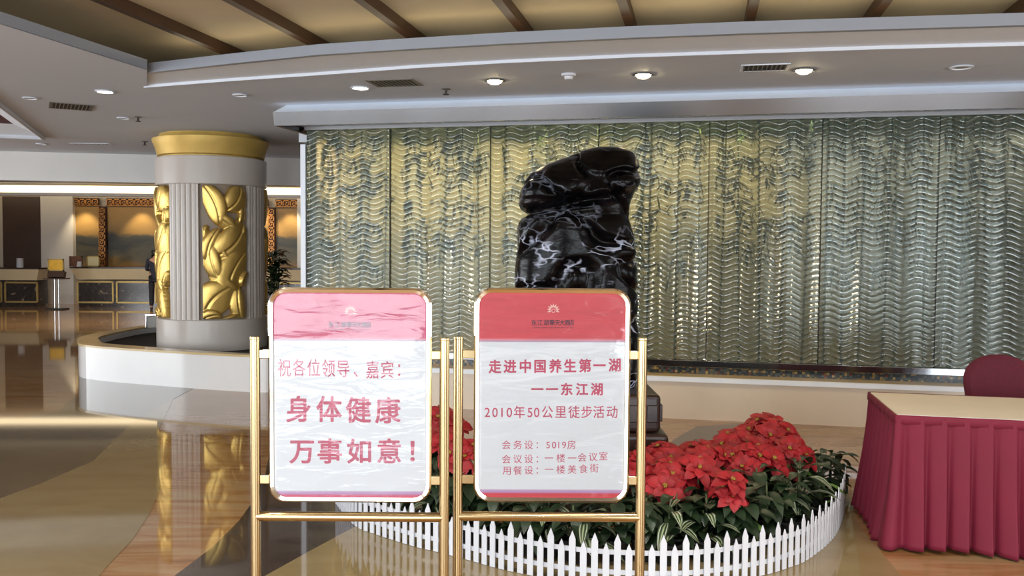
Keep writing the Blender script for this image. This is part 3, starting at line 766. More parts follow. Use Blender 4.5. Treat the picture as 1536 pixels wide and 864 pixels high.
for i in range(len(seams) - 1):
    u0, u1 = seams[i], seams[i + 1]
    rt = thing('bamboo_clump', bdesc[i], 'bamboo', G((u0 + u1) / 2, .32, .42), -YAW, 'bamboo behind the wavy glass')
    W = u1 - u0; lf = M(); nst = 5 if i < 5 else 6
    for k in range(nst):
        x = (k + .5 + random.uniform(-.3, .3)) / nst * W - W / 2; lean = random.uniform(-.05, .05) if i < 6 else random.uniform(-.32, .22)
        y = random.uniform(-.12, .1); h = 2.66
        r = random.uniform(.009, .016); pts = []; rs = []
        for q in range(23):
            t = q / 22; pts.append((max(-W / 2 + .09, min(W / 2 - .05, x + lean * t * h * .5)), y + .02 * math.sin(t * 3 + k), t * h)); rs.append(r * (1 - .45 * t) * (1.22 if q % 3 == 0 else 1))
        obj('culm', M().tube(pts, rs, 8), 'bamboo', rt, True)
        dens = 22 if i < 6 else 22
        zlo = .95 if i not in (1, 2, 4) else 1.15
        for q in range(dens):
            t = random.uniform(zlo, 2.5) / h; c = Vector((x + lean * t * h * .5, y, t * h)) + Vector((random.uniform(-.12, .12), random.uniform(-.08, .02), 0))
            if abs(c.x) > W / 2 - .02: c.x *= .8
            for g in range(6):
                a = random.uniform(0, 6.28); dd = Vector((math.cos(a), -.15 + .15 * random.random(), -.55 + .5 * math.sin(a)))
                add_leaf(lf, c, dd, Vector((0, .3, 1)).cross(dd), random.uniform(.09, .17), random.uniform(.02, .034), .25)
    lf.v = [(max(-W / 2 + .075, min(W / 2 - .03, x)), max(-.24, min(.24, y)), z) for x, y, z in lf.v]
    obj('foliage', lf, 'bamboo_leaf', rt)
# warm lamps at the head of the cavity and a string of cavity downlights
for px in (505, 570, 640, 720, 800, 880, 960, 1040, 1120):
    u = gu(px)
    spot_light('cavity_lamp', G(u, .34, 2.97), (0, 0, -1), 105, (1.0, .74, .36), 150, .9, .03)
for px in (1220, 1330, 1450, 1560):
    spot_light('cavity_lamp_dim', G(gu(px), .34, 2.97), (0, 0, -1), 16, (1.0, .93, .82), 150, .9, .03)

# ================================================================== COLUMN AND ITS PLANTER
CZ = 12.0
ccx = at_y(318.5, 380, CZ).x; CR = (158 / 2) / F_PX * CZ * 1.0
colm = thing('column', 'round grey stone column with gold relief panels and gilded capital', 'column', (ccx, CZ, 0), math.atan2(-ccx, CZ))
zf = lambda py: at_y(318, py, CZ - CR * .9).z
z_b, z_s, z_t, z_c = zf(480), zf(276), zf(233), zf(213)
obj('base_drum', M().lathe([(0, .02), (CR, .02), (CR, z_b - .01), (CR - .012, z_b), (0, z_b)], 72), 'column_stone', colm, 40)
obj('shaft', M().lathe([(CR - .075, z_b), (CR - .075, z_s)], 72), 'column_panel', colm, True)
obj('collar', M().lathe([(0, z_s), (CR - .01, z_s), (CR, z_s + .01), (CR, z_t - .01), (CR - .01, z_t), (0, z_t)], 72), 'column_stone', colm, 40)
cap_top = CEIL - .002
dz = cap_top - z_t
obj('capital', M().lathe([(0, z_t), (CR - .06, z_t), (CR - .06, z_t + dz * .06), (CR - .03, z_t + dz * .1), (CR + .0, z_t + dz * .45), (CR + .035, z_t + dz * .72), (CR + .035, z_t + dz * .80), (CR - .03, z_t + dz * .82), (CR - .06, z_t + dz * .98), (CR - .06, cap_top), (0, cap_top)], 72), 'gold_cap', colm, 40)
def polar(a, r, z): return (r * math.sin(a), -r * math.cos(a), z)    # a = 0 faces the camera, + to the right
for q, a0 in enumerate((-31, 59, 149, 239)):
    rows = []; hwid = 17.0
    NSEG = 44
    prof = []
    for k in range(NSEG + 1):
        t = k / NSEG; a = math.radians(a0 + (t - .5) * 2 * hwid)
        fl_ = abs(math.sin(math.pi * (t * 1.0 * 5.5 - .25))) if .06 < t < .94 else 1
        prof.append((a, CR - .02 - .022 * (1 - fl_ ** .5)))
    pr = [(prof[0][0], CR - .08)] + prof + [(prof[-1][0], CR - .08)]
    obj('fluted_pilaster', M().grid([[polar(a, r, z) for a, r in pr] for z in (z_b, z_s)]), 'column_stone', colm, 50)
# gold relief: overlapping swirling leaves as a height field wrapped on the shaft
LOB = [(345, 402, 26, 12, 85), (208, 408, 28, 13, 85), (312, 285, 50, 36, 62), (238, 300, 74, 30, -70), (336, 345, 34, 13, 80), (276, 372, 66, 21, -42), (302, 440, 74, 48, 52), (228, 448, 58, 22, 72),
       (262, 480, 62, 16, -60), (306, 545, 88, 44, 66), (234, 512, 66, 25, -78), (340, 575, 30, 12, 70), (272, 592, 68, 25, -42), (244, 645, 70, 50, 48), (318, 668, 62, 21, -84), (224, 712, 36, 22, 20), (300, 716, 40, 12, 20)]
SH = z_s - z_b
def relief(u, s):
    best = 0.0; X = 277 + u * 78; Y = 722 - s * 490
    for i, (cx_, cy_, la, lb, ang) in enumerate(LOB):
        du = X - cx_; dv = -(Y - cy_); c, sn = math.cos(math.radians(ang)), math.sin(math.radians(ang))
        p = (du * c + dv * sn) / (la * 1.06); q = (-du * sn + dv * c) / (lb * 1.22)
        q += .35 * (p * p - .3) * (1 if i % 2 else -1)
        d = p * p + q * q
        if d < 1: best = max(best, .2 + .055 * (i % 4) + .55 * (1 - d) ** .32 * (.72 + .38 * q) - .10 * math.exp(-(q / .07) ** 2))
    return best
for a0 in (14, 104, 194, -76):
    NU, NV = 60, 200; hw = 25.0; vid = {}; mb = M(); H = {}
    for j in range(NV + 1):
        for i in range(NU + 1):
            u = (i / NU - .5) * 2; s = j / NV; H[i, j] = relief(u, s) if abs(u) < .96 and .005 < s < .995 else 0
    def vert(i, j):
        if (i, j) not in vid:
            u = (i / NU - .5) * 2; a = math.radians(a0 + u * hw); h = H[i, j]
            vid[i, j] = len(mb.v); mb.v.append(polar(a, CR - .085 + .13 * h, z_b + (z_s - z_b) * j / NV))
        return vid[i, j]
    for j in range(NV):
        for i in range(NU):
            if max(H[i, j], H[i + 1, j], H[i, j + 1], H[i + 1, j + 1]) > .02:
                mb.f.append((vert(i, j), vert(i + 1, j), vert(i + 1, j + 1), vert(i, j + 1)))
    obj('gold_relief', mb, 'gold', colm, True)
# planter kerb round the column (free oval)
CURB_H = .43
foot = [at_z(x, y, 0) for x, y in ((118, 561), (124, 567), (150, 571), (190, 575), (240, 579), (300, 583.5), (385, 588.5), (412, 587), (432, 580), (441, 570))]
backt = [at_z(x, y, CURB_H) for x, y in ((440, 505), (425, 490), (380, 484), (300, 483), (219, 488), (170, 495), (138, 501), (120, 506))]
loop = [Vector((p.x, p.y, 0)) for p in foot + backt]
cc = sum(loop, Vector()) / len(loop)
lp = smooth_path(loop, 6, True); N = len(lp)
inn = [p + (cc - p).normalized() * .26 for p in lp]
pc = thing('planter_curb', 'low curved white marble kerb of the bed round the gold column', 'kerb', (cc.x, cc.y, 0))
kb = M()
kb.add([up(p, 0) for p in lp] + [up(p, CURB_H - .025) for p in lp] + [up(p, CURB_H - .025) for p in inn] + [up(p, 0.0) for p in inn],
       [(r * N + k, r * N + (k + 1) % N, (r + 1) * N + (k + 1) % N, (r + 1) * N + k) for r in range(3) for k in range(N)])
obj('kerb_wall', kb, 'curb', pc, 40, world=True)
cp = M(); po = [p + (p - cc).normalized() * .012 for p in lp]
cp.add([up(p, CURB_H - .025) for p in po] + [up(p, CURB_H) for p in po] + [up(p, CURB_H) for p in inn] + [up(p, CURB_H - .025) for p in inn],
       [(r * N + k, r * N + (k + 1) % N, ((r + 1) % 4) * N + (k + 1) % N, ((r + 1) % 4) * N + k) for r in range(4) for k in range(N)])
obj('coping', cp, 'ledge_top', pc, 40, world=True)
sb = M(); i2 = [p + (cc - p).normalized() * .005 for p in inn]
hl = [Vector((ccx, CZ, .33)) + Vector((CR + .002, 0, 0)) * math.cos(2 * math.pi * k / 48) + Vector((0, CR + .002, 0)) * math.sin(2 * math.pi * k / 48) for k in range(48)]
sb.add([up(p, .33) for p in i2] + hl, geometry.tessellate_polygon([[up(p, .33) for p in i2], hl]))
obj('soil', sb, 'soil', pc, world=True)
# little chrome frame standing on the kerb
cs_p = at_z(228, 493, CURB_H)
cs = thing('chrome_stand', 'small chrome framed stand on the kerb left of the gold column', 'stand', (cs_p.x, cs_p.y, CURB_H), .3)
for sx in (-1, 1): obj('leg', M().tube([(sx * .08, 0, 0), (sx * .08, 0, .2)], .012, 10), 'chrome', cs, 40)
obj('top_bar', M().box((0, 0, .21), (.19, .06, .022)), 'chrome', cs, bevel=.004)
obj('plate', M().box((0.0, .012, .1), (.14, .008, .17)), 'lens_off', cs)

# ================================================================== RECEPTION
def fx(px, d): return at_y(px, 400, d).x
def counter(px0, px1, label, splits):
    d = 24.6; x0, x1 = fx(px0, d), fx(px1, d); c = (x0 + x1) / 2; Wd = x1 - x0; H = at_y((px0 + px1) / 2, 403.5, d).z
    rt = thing('reception_counter', label, 'counter', (c, d, 0))
    obj('body', M().box((0, .35, .37), (Wd - .3, .6, .74)), 'black_marble', rt)
    zb = at_y((px0 + px1) / 2, 420, d).z
    obj('front_band', M().hexa([(-Wd / 2 + .12, .02, zb), (Wd / 2 - .12, .02, zb), (Wd / 2 - .12, .7, zb), (-Wd / 2 + .12, .7, zb)],
                               [(-Wd / 2, -.12, H), (Wd / 2, -.12, H), (Wd / 2, .7, H), (-Wd / 2, .7, H)]), 'cream', rt)
    obj('worktop', M().box((0, .3, H + .02), (Wd + .02, .86, .04)), 'worktop', rt)
    for s0, s1 in splits:
        a = fx(s0, d) - c; b = fx(s1, d) - c; z0, z1 = .13, zb - .07; mb = M(); t = .045
        for bx_ in (((a + b) / 2, z0, b - a, t), ((a + b) / 2, z1, b - a, t)): mb.box((bx_[0], .045, bx_[1]), (bx_[2], .03, bx_[3]))
        for xx in (a, b): mb.box((xx, .045, (z0 + z1) / 2), (t, .03, z1 - z0))
        obj('gold_frame', mb, 'gold_frame', rt)
    return rt, H + .04, d
ct1, CH1, CDp = counter(-62, 61, 'cream and black marble reception counter at the far left edge', [(-46, 0), (6, 54)])
ct2, CH2, CDp = counter(108, 470, 'long cream and black marble reception counter left of the gold column', [(115, 168), (174, 226), (232, 286), (292, 346), (352, 406), (412, 462)])
# murals with key-pattern borders
def key_border(mb, x0, z0, L_, Wd, vertical=False, y=0.0):
    unit = Wd * 1.0; n = max(1, int(round(L_ / unit))); u = L_ / n; t = Wd * .13
    segs = [(.05, .05, .05, .95), (.05, .95, .85, .95), (.85, .95, .85, .25), (.85, .25, .35, .25), (.35, .25, .35, .65), (.35, .65, .6, .65), (.05, .05, 1.05, .05)]
    for k in range(n):
        for (a, b, c, d) in segs:
            p = ((a + k) * u, b * Wd * .92); q = ((c + k) * u, d * Wd * .92)
            lo = (min(p[0], q[0]) - t / 2, min(p[1], q[1]) - t / 2); hi = (max(p[0], q[0]) + t / 2, max(p[1], q[1]) + t / 2)
            cx_, cz_ = (lo[0] + hi[0]) / 2, (lo[1] + hi[1]) / 2; sx, sz = hi[0] - lo[0], hi[1] - lo[1]
            if vertical: mb.box((x0 + cz_, y, z0 + cx_), (sz, .02, sx))
            else: mb.box((x0 + cx_, y, z0 + cz_), (sx, .02, sz))
MD = YB
def mural(px0, px1, label, z1):
    x0, x1 = fx(px0, MD), fx(px1, MD); c = (x0 + x1) / 2
    rt = thing('mural', label, 'mural', (c, MD, 0)); bw = .23; zt = 3.1
    obj('painting', M().box((0, .1, (.9 + zt - bw) / 2), (x1 - x0, .04, zt - bw - .9)), 'mural', rt)
    fg = M().box((0, .06, zt - bw / 2), (x1 - x0, .06, bw)); obj('border', fg, 'key_ground', rt)
    kb_ = M(); key_border(kb_, -(x1 - x0) / 2, zt - bw + .01, x1 - x0, bw * .9, False, .02); obj('key_pattern', kb_, 'key_gold', rt)
    return rt
def mullion(px0, px1, label):
    x0, x1 = fx(px0, MD), fx(px1, MD); zt = 2.86
    rt = thing('key_pattern_post', label, 'wall trim', ((x0 + x1) / 2, MD - .03, 0)); w_ = x1 - x0
    obj('post', M().box((0, .05, (.9 + zt) / 2), (w_, .1, zt - .9)), 'key_ground', rt)
    kb_ = M(); key_border(kb_, -w_ / 2 + .01, .95, zt - .98, w_ * .9, True, -.005); obj('key_pattern', kb_, 'key_gold', rt)
mural(110, 148.5, 'narrow golden landscape mural beside the white pilaster', 2.8)
mullion(149, 160, 'vertical key pattern strip left of the wide mural')
mural(160.5, 402, 'wide golden mountain landscape mural behind the long counter', 2.8)
mullion(402.5, 413, 'vertical key pattern strip right of the gold column')
mural(413.5, 446, 'narrow landscape mural at the right end of the reception', 2.8)
for px in (128, 213, 300, 398, 436):
    x = fx(px, MD); spot_light('mural_spot', (x, MD - .45, 3.05), (0, .35, -1), 70, (1.0, .82, .52), 75, .7, .05)
for px in (35, 86, 180, 330, 430):
    x = fx(px, 20); spot_light('reception_fill_spot', (x, 18.5, 3.7), (0, .5, -1), 190, (1.0, .93, .82), 120, .9, .06)  # spots added to brighten the counter fronts, without fittings
# things on the counter
def on_counter(px, ct, H): return (fx(px, CDp + .25), CDp + .25, H + .001)
p = on_counter(30, ct1, CH1)
vs_ = tag(obj('white_vase', M().lathe([(0, 0), (.085, 0), (.09, .02), (.085, .24), (.095, .26), (.08, .26), (.07, .03), (0, .03)], 24), 'white_plastic', None, 40), 'white cylindrical vase on the far left counter', 'vase'); vs_.location = p
def plaque(px, w_, h_, label, mat, ct, H, frame='gold_frame', rz=0.0, loc=None):
    p = loc or on_counter(px, ct, H); rt = thing('plaque', label, 'plaque', p, rz)
    mb = M(); t = .03
    for sz in (0, h_): mb.box((0, 0, t / 2 + sz - (t if sz else 0)), (w_, .04, t))
    for sx in (-1, 1): mb.box((sx * (w_ / 2 - t / 2), 0, h_ / 2), (t, .04, h_))
    obj('frame', mb, frame, rt); obj('panel', M().box((0, .004, h_ / 2), (w_ - .05, .02, h_ - .05)), mat, rt)
    obj('prop', M().box((0, .06, h_ * .3), (.04, .08, h_ * .6)), 'black', rt)
MT['plaque_cream'] = plain('cream_certificate', srgb(225, 212, 165), .5, var=.1, scale=20)
MT['plaque_gold'] = plain('gold_plaque', srgb(220, 172, 58), .35, .4, var=.15, scale=8)
MT['plaque_brown'] = plain('brown_plaque', srgb(110, 66, 36), .45, var=.3, scale=10)
plaque(140, .36, .30, 'cream framed certificate standing on the long reception counter', 'plaque_cream', ct2, CH2)
plaque(114, .36, .29, 'brown plaque at the left end of the long reception counter', 'plaque_brown', ct2, CH2, 'plaque_brown')
p = on_counter(123, ct2, CH2)
cdm = M().hexa([(-.055, -.06, 0), (.055, -.06, 0), (.055, .06, 0), (-.055, .06, 0)], [(-.055, -.005, .14), (.055, -.005, .14), (.055, .005, .14), (-.055, .005, .14)])
cdo = tag(obj('tent_card', cdm, 'white_plastic'), 'small white tent card beside the brown plaque', 'card'); cdo.location = (p[0], p[1] - .14, p[2])
px_t = fx(84.5, 23.6); pt = thing('pedestal_table', 'tall dark table on two chrome poles between the counters', 'table', (px_t, 23.6, 0))
TH = at_y(84, 417, 23.6).z
obj('base', M().box((0, 0, .015), (.48, .4, .03)), 'black', pt, bevel=.006)
for sx in (-1, 1): obj('pole', M().tube([(sx * .055, 0, .03), (sx * .055, 0, TH - .03)], .022, 12), 'chrome', pt, 40)
obj('tabletop', M().box((0, 0, TH - .015), (.52, .42, .03)), 'dark_wood', pt, bevel=.006)
obj('slanted_rest', M().box((0, .02, TH + .09), (.44, .12, .17), Matrix.Rotation(-.3, 3, 'X')), 'dark_wood', pt)
plaque(85, .42, .32, 'gold plaque on the tall pedestal table between the counters', 'plaque_gold', None, 0, 'gold_frame', loc=(px_t, 23.58, TH + .19))

# ---- person at the counter
def skin_mesh(name, joints, edges, mat, parent, sub=2):
    me = bpy.data.meshes.new(name); me.from_pydata([j[:3] for j in joints], edges, []); o = bpy.data.objects.new(name, me); COL.objects.link(o)
    sk = o.modifiers.new('skin', 'SKIN'); ss = o.modifiers.new('sub', 'SUBSURF'); ss.levels = sub; ss.render_levels = sub
    for v, j in zip(me.skin_vertices[0].data, joints): v.radius = (j[3], j[4] if len(j) > 4 else j[3])
    me.skin_vertices[0].data[0].use_root = True
    dg = bpy.context.evaluated_depsgraph_get(); m2 = bpy.data.meshes.new_from_object(o.evaluated_get(dg)); m2.materials.clear(); m2.materials.append(mat_of(mat))
    m2.polygons.foreach_set('use_smooth', [True] * len(m2.polygons))
    bpy.data.objects.remove(o); return obj(name, m2, mat, parent)
PD = 23.7; ppx = fx(232.5, PD)
pe = thing('person', 'person in dark clothes standing at the counter left of the column', 'person', (ppx, PD, 0), 0.35)
J = [(0, 0, .90, .13, .10), (0, 0, 1.10, .12, .09), (0, 0.01, 1.28, .145, .095), (0, .01, 1.37, .06, .055), (0, .02, 1.43, .05, .05), (0, .03, 1.49, .075, .085), (0, .03, 1.56, .07, .08),
     (-.17, 0, 1.33, .05), (-.21, .03, 1.08, .042), (-.15, .22, 1.06, .034), (-.13, .30, 1.06, .03), (.17, 0, 1.33, .05), (.22, .02, 1.08, .042), (.17, .2, 1.05, .034), (.14, .29, 1.06, .03),
     (-.085, 0, .84, .085), (-.09, .02, .47, .062), (-.095, -.01, .09, .042), (-.10, .11, .035, .036), (.085, 0, .84, .085), (.09, .02, .47, .062), (.095, -.01, .09, .042), (.10, .11, .035, .036)]
Ed = [(0, 1), (1, 2), (2, 3), (3, 4), (4, 5), (5, 6), (2, 7), (7, 8), (8, 9), (9, 10), (2, 11), (11, 12), (12, 13), (13, 14), (0, 15), (15, 16), (16, 17), (17, 18), (0, 19), (19, 20), (20, 21), (21, 22)]
skin_mesh('body', J, Ed, 'skin', pe)
g = 1.16
JJ = [tuple(list(j[:3]) + [r * g for r in j[3:]]) for j in J]
skin_mesh('jacket', [JJ[0], JJ[1], JJ[2], (0, .01, 1.35, .075, .07), JJ[7], JJ[8], (-.165, .18, 1.063, .042), JJ[11], JJ[12], (.18, .16, 1.055, .042), (0, 0, .80, .15, .115)],
          [(0, 1), (1, 2), (2, 3), (2, 4), (4, 5), (5, 6), (2, 7), (7, 8), (8, 9), (0, 10)], 'navy', pe)
skin_mesh('trousers', [(0, 0, .86, .125, .10), JJ[15], JJ[16], (-.095, 0, .08, .06), JJ[19], JJ[20], (.095, 0, .08, .06)], [(0, 1), (1, 2), (2, 3), (0, 4), (4, 5), (5, 6)], 'trousers', pe)
for sx in (-1, 1): skin_mesh('shoe', [(sx * .095, -.03, .04, .045), (sx * .1, .07, .035, .042), (sx * .1, .15, .03, .034)], [(0, 1), (1, 2)], 'black', pe)
skin_mesh('hair', [(0, .0, 1.50, .085, .085), (0, .0, 1.56, .088, .09), (0, .015, 1.60, .07, .075), (0, -.03, 1.44, .06, .04)], [(0, 1), (1, 2), (0, 3)], 'hair', pe)
fc = M()
for k in range(5):
    for sx in (-1, 1): fc.tube([(sx * .135 + (k - 2) * .012, .30, 1.06), (sx * .125 + (k - 2) * .014, .345, 1.062), (sx * .12 + (k - 2) * .014, .375 - abs(k - 2) * .006, 1.052)], [.008, .0075, .006], 6)
obj('fingers', fc, 'skin', pe, True)

# ---- potted plant behind the column
pd = 17.5; pp = Vector((fx(412, pd), pd, 0))
pl_ = thing('potted_plant', 'tall dark leafy plant in a white pot right of the gold column', 'potted plant', pp)
obj('pot', M().lathe([(0, 0), (.17, 0), (.18, .03), (.24, .50), (.26, .52), (.26, .56), (.22, .56), (.2, .5), (0, .5)], 28), 'white_pot', pl_, 40)
fo = M(); st = M()
for k in range(130):
    a = random.uniform(0, 6.28); z = random.uniform(.75, 1.6); rr = .36 * math.sin(math.pi * min(1, max(.15, (z - .5) / 1.25))) * random.uniform(.3, 1)
    dd = Vector((math.cos(a), math.sin(a), random.uniform(.1, .9)))
    add_leaf(fo, (rr * .5 * math.cos(a), rr * .5 * math.sin(a), z), dd, Vector((-math.sin(a), math.cos(a), 0)), random.uniform(.2, .32), random.uniform(.09, .15), .5)
for k in range(7):
    a = k * .9; st.tube([(.03 * math.cos(a), .03 * math.sin(a), .5), (.08 * math.cos(a), .08 * math.sin(a), 1.0), (.1 * math.cos(a), .1 * math.sin(a), 1.5)], [.018, .013, .006], 6)
obj('foliage', fo, 'leaf', pl_, True); obj('stem', st, 'stem', pl_, True)
fb = M()
for k in range(6):
    a = k * 1.05; add_leaf(fb, (-.16, -.28, 1.13), (math.cos(a), -.6, math.sin(a)), Vector((-math.sin(a), 0, math.cos(a))), .07, .05, .1)
obj('flower', fb, 'bract', pl_, True)

# ================================================================== FENCE AND FLOWER BED
fp = [at_z(x, y, 0) for x, y in ((505, 755), (533, 788), (569, 803), (623, 820), (653, 827), (707, 841), (766, 857), (860, 873), (960, 880), (1050, 878), (1138, 864), (1180, 852), (1212, 838), (1249, 806), (1263, 772), (1266, 748))]
path = smooth_path([(p.x, p.y, 0) for p in fp], 24)
cum = [0.0]
for a, b in zip(path, path[1:]): cum.append(cum[-1] + (b - a).length)
TL = cum[-1]
def along(s):
    s = max(0, min(TL - 1e-6, s)); i = int(np.searchsorted(cum, s, side='right') - 1); t = (s - cum[i]) / max(1e-9, cum[i + 1] - cum[i])
    p = path[i].lerp(path[i + 1], t); d = (path[i + 1] - path[i]).normalized(); return p, d
fcn = thing('picket_fence', 'low white plastic picket fence curving round the flower bed', 'fence', (0.6, 4.4, 0))
npk = min(98, int(TL / .0555)); FH = .262; FH2 = .215
for k in range(npk):
    p, d = along((k + .5) / npk * TL); n = Vector((-d.y, d.x, 0)); h = FH if k % 2 == 0 else FH2; hw = .0165; th = .006
    out = [(-hw, 0.004), (hw, 0.004), (hw, h - .042), (0, h), (-hw, h - .042)]
    c = p - n * .008
    mb = M().hexa([c + d * x - n * th / 2 + Vector((0, 0, z)) for x, z in out], [c + d * x + n * th / 2 + Vector((0, 0, z)) for x, z in out])
    obj('picket', mb, 'white_plastic', fcn, world=True)
for zr in (.055, .155):
    mb = M(); pts = [along(TL * i / 140) for i in range(141)]
    ra = []
    for p, d in pts:
        n = Vector((-d.y, d.x, 0)); ra.append([p + n * .0 + Vector((0, 0, zr)), p + n * .006 + Vector((0, 0, zr)), p + n * .006 + Vector((0, 0, zr + .024)), p + Vector((0, 0, zr + .024)), p + Vector((0, 0, zr))])
    mb.grid(ra); obj('rail', mb, 'white_plastic', fcn, world=True)

# ---- poinsettias
def head_mesh(seed, R_):
    r = random.Random(seed); mb = M()
    for ring_, (n_, L_, W_, el) in enumerate(((6, R_, R_ * .62, .18), (5, R_ * .8, R_ * .52, .45), (4, R_ * .5, R_ * .34, .8))):
        for k in range(n_):
            a = 2 * math.pi * (k + .5 * ring_) / n_ + r.uniform(-.2, .2)
            add_leaf(mb, (.01 * math.cos(a), .01 * math.sin(a), .006 * ring_), (math.cos(a), math.sin(a), el + r.uniform(-.15, .15)), (-math.sin(a), math.cos(a), 0), L_ * r.uniform(.85, 1.1), W_ * r.uniform(.85, 1.1), r.uniform(.25, .6), .2)
    return mb.mesh('flower_head', MT['bract'], True)
HEADS = [head_mesh(s, .13) for s in range(6)]
cy = M()
for k in range(7):
    a = k * .9; cy.lathe([(0, -.004), (.005, 0), (.006, .006), (.003, .010), (0, .011)], 8, (.010 * math.cos(a) * (k > 0), .010 * math.sin(a) * (k > 0), .016))
CYA = cy.mesh('cyathia', MT['yellow'], True)
def poinsettia(x, y, h, n, rad, label, seed, scale=1.0):
    r = random.Random(seed); rt = thing('poinsettia', label, 'poinsettia', (x, y, 0), 0, 'potted red poinsettias in the flower bed')
    obj('pot', M().lathe([(0, .004), (.075, .004), (.10, .13), (.108, .135), (.108, .15), (.094, .15), (.09, .12), (0, .12)], 20), 'pot', rt, 40)
    st = M(); lf = M()
    for k in range(n):
        a = 2.4 * k + r.uniform(-.3, .3); q = rad * math.sqrt((k + .3) / n); px_, py_ = q * math.cos(a), q * math.sin(a); hz = h - .10 * (q / rad) ** 2 + r.uniform(-.02, .02)
        hd = bpy.data.objects.new('flower_head', HEADS[(k + seed) % 6]); COL.objects.link(hd); hd.parent = rt; hd.location = (px_, py_, hz)
        tilt = .25 + .75 * q / rad
        # lean outwards and a little to the light at the entrance
        nx = Vector((math.cos(a) * tilt * .7, math.sin(a) * tilt * .7 - .45, 1)).normalized()
        hd.rotation_euler = (nx.to_track_quat('Z', 'Y') @ Matrix.Rotation(r.uniform(0, 6), 3, 'Z').to_quaternion()).to_euler()
        s_ = scale * r.uniform(.85, 1.15); hd.scale = (s_,) * 3
        cyo = bpy.data.objects.new('cyathia', CYA); COL.objects.link(cyo); cyo.parent = hd
        st.tube([(px_ * .15, py_ * .15, .11), (px_ * .6, py_ * .6, hz * .6), (px_, py_, hz)], [.007, .006, .004], 6)
        for g in range(8):
            b = r.uniform(0, 6.28); zz = hz - r.uniform(.03, .24); t = zz / hz
            add_leaf(lf, (px_ * t, py_ * t, zz), (math.cos(b), math.sin(b), r.uniform(-.1, .4)), (-math.sin(b), math.cos(b), 0), r.uniform(.10, .16), r.uniform(.055, .085), r.uniform(.3, .8))
    obj('stems', st, 'stem', rt, True); obj('foliage', lf, 'leaf', rt, True)
def pos(px, py, depth):
    p = at_y(px, py, depth); return p.x, p.y, p.z
specs = [(1152, 634, 5.80, 11, .20, 'tallest poinsettia, at the back right of the flower bed', 1),
         (1182, 668, 5.55, 8, .13, 'red poinsettia hanging at the right end of the flower mass', 2),
         (1108, 655, 5.55, 9, .18, 'red poinsettia left of the tallest one', 3),
         (1128, 672, 5.30, 8, .16, 'red poinsettia in front of the tallest one', 14),
         (1052, 668, 5.35, 9, .18, 'red poinsettia in the middle of the right flower mass', 4),
         (1042, 692, 4.95, 7, .13, 'red poinsettia with open yellow centres facing the entrance', 5),
         (998, 700, 4.95, 8, .15, 'red poinsettia just right of the right sign post', 6),
         (1000, 672, 5.25, 7, .14, 'red poinsettia beside the carved rock plinth', 7),
         (1094, 724, 4.70, 4, .05, 'small low poinsettia alone among dark leaves', 8),
         (955, 690, 5.05, 6, .13, 'red poinsettia partly behind the right sign post', 9),
         (702, 668, 5.10, 7, .13, 'red poinsettia seen right of the twin middle posts', 10),
         (656, 618, 5.75, 7, .15, 'dark red poinsettia at the back left, above the others', 11),
         (660, 655, 5.35, 7, .14, 'red poinsettia seen left of the twin middle posts', 12)]
for (px, py, d, n, rad, label, seed) in specs:
    x, y, z = pos(px, py, d); poinsettia(x, y, z, n, rad, label, seed, .85 if n > 4 else .8)
# ---- leafy fillers
def leafy(x, y, h, nl, LL, WW, label, mat, seed, group, up_=.5, cat='foliage plant', name='foliage_plant', droop=(.3, .9)):
    r = random.Random(seed); rt = thing(name, label, cat, (x, y, 0), 0, group)
    obj('pot', M().lathe([(0, .004), (.06, .004), (.08, .10), (.086, .105), (.086, .118), (.074, .118), (.07, .09), (0, .09)], 18), 'pot', rt, 40)
    lf = M(); st = M()
    for k in range(nl):
        a = 2.4 * k + r.uniform(-.4, .4); zz = h * (.35 + .6 * (k + .5) / nl); q = .02 + .03 * r.random()
        dd = Vector((math.cos(a), math.sin(a), up_ + r.uniform(-.2, .5)))
        add_leaf(lf, (q * math.cos(a), q * math.sin(a), zz), dd, (-math.sin(a), math.cos(a), 0), LL * r.uniform(.75, 1.2), WW * r.uniform(.8, 1.2), r.uniform(*droop))
    st.tube([(0, 0, .09), (.005, .005, h * .6), (0, 0, h * .95)], [.012, .009, .005], 7)
    obj('leaves', lf, mat, rt, True); obj('stem', st, 'stem', rt, True)
vg = [(1008, 772, 4.55, .27, 'striped leaf plant with a pale centre behind the fence, right of the post'), (1060, 790, 4.62, .24, 'striped leaf plant low behind the fence left of the broad green leaf'), (1205, 735, 5.05, .34, 'striped leaf plant with pale upright shoots near the right end of the fence'),
      (880, 790, 4.55, .25, 'striped leaf plant under the right part of the hike board'), (824, 785, 4.65, .27, 'striped leaf plant under the middle of the hike board'), (1170, 720, 5.0, .30, 'striped leaf plant with a narrow upright leaf right of the small poinsettia'), (652, 748, 5.0, .28, 'striped leaf plant beside the left sign board corner'),
      (700, 690, 5.0, .46, 'striped leaf plant rising beside the red flowers between the posts')]
for i, (px, py, d, h, label) in enumerate(vg):
    x, y, z = pos(px, py, d); leafy(x, y + .09, h + .04, 12, .20, .06, label, 'variegated', 40 + i, 'striped leaf plants in the flower bed', .45)
gd = [(1092, 800, 4.78, .24, 'broad light green leaf plant low behind the fence pickets', 'leaf_light'), (1228, 745, 5.35, .30, 'green plant with a long leaf over the right end of the fence', 'leaf_light')]
for i, (px, py, d, h, label, mt) in enumerate(gd):
    x, y, z = pos(px, py, d); leafy(x, y, h, 7, .15, .06, label, mt, 60 + i, 'light green plants in the flower bed', .35)
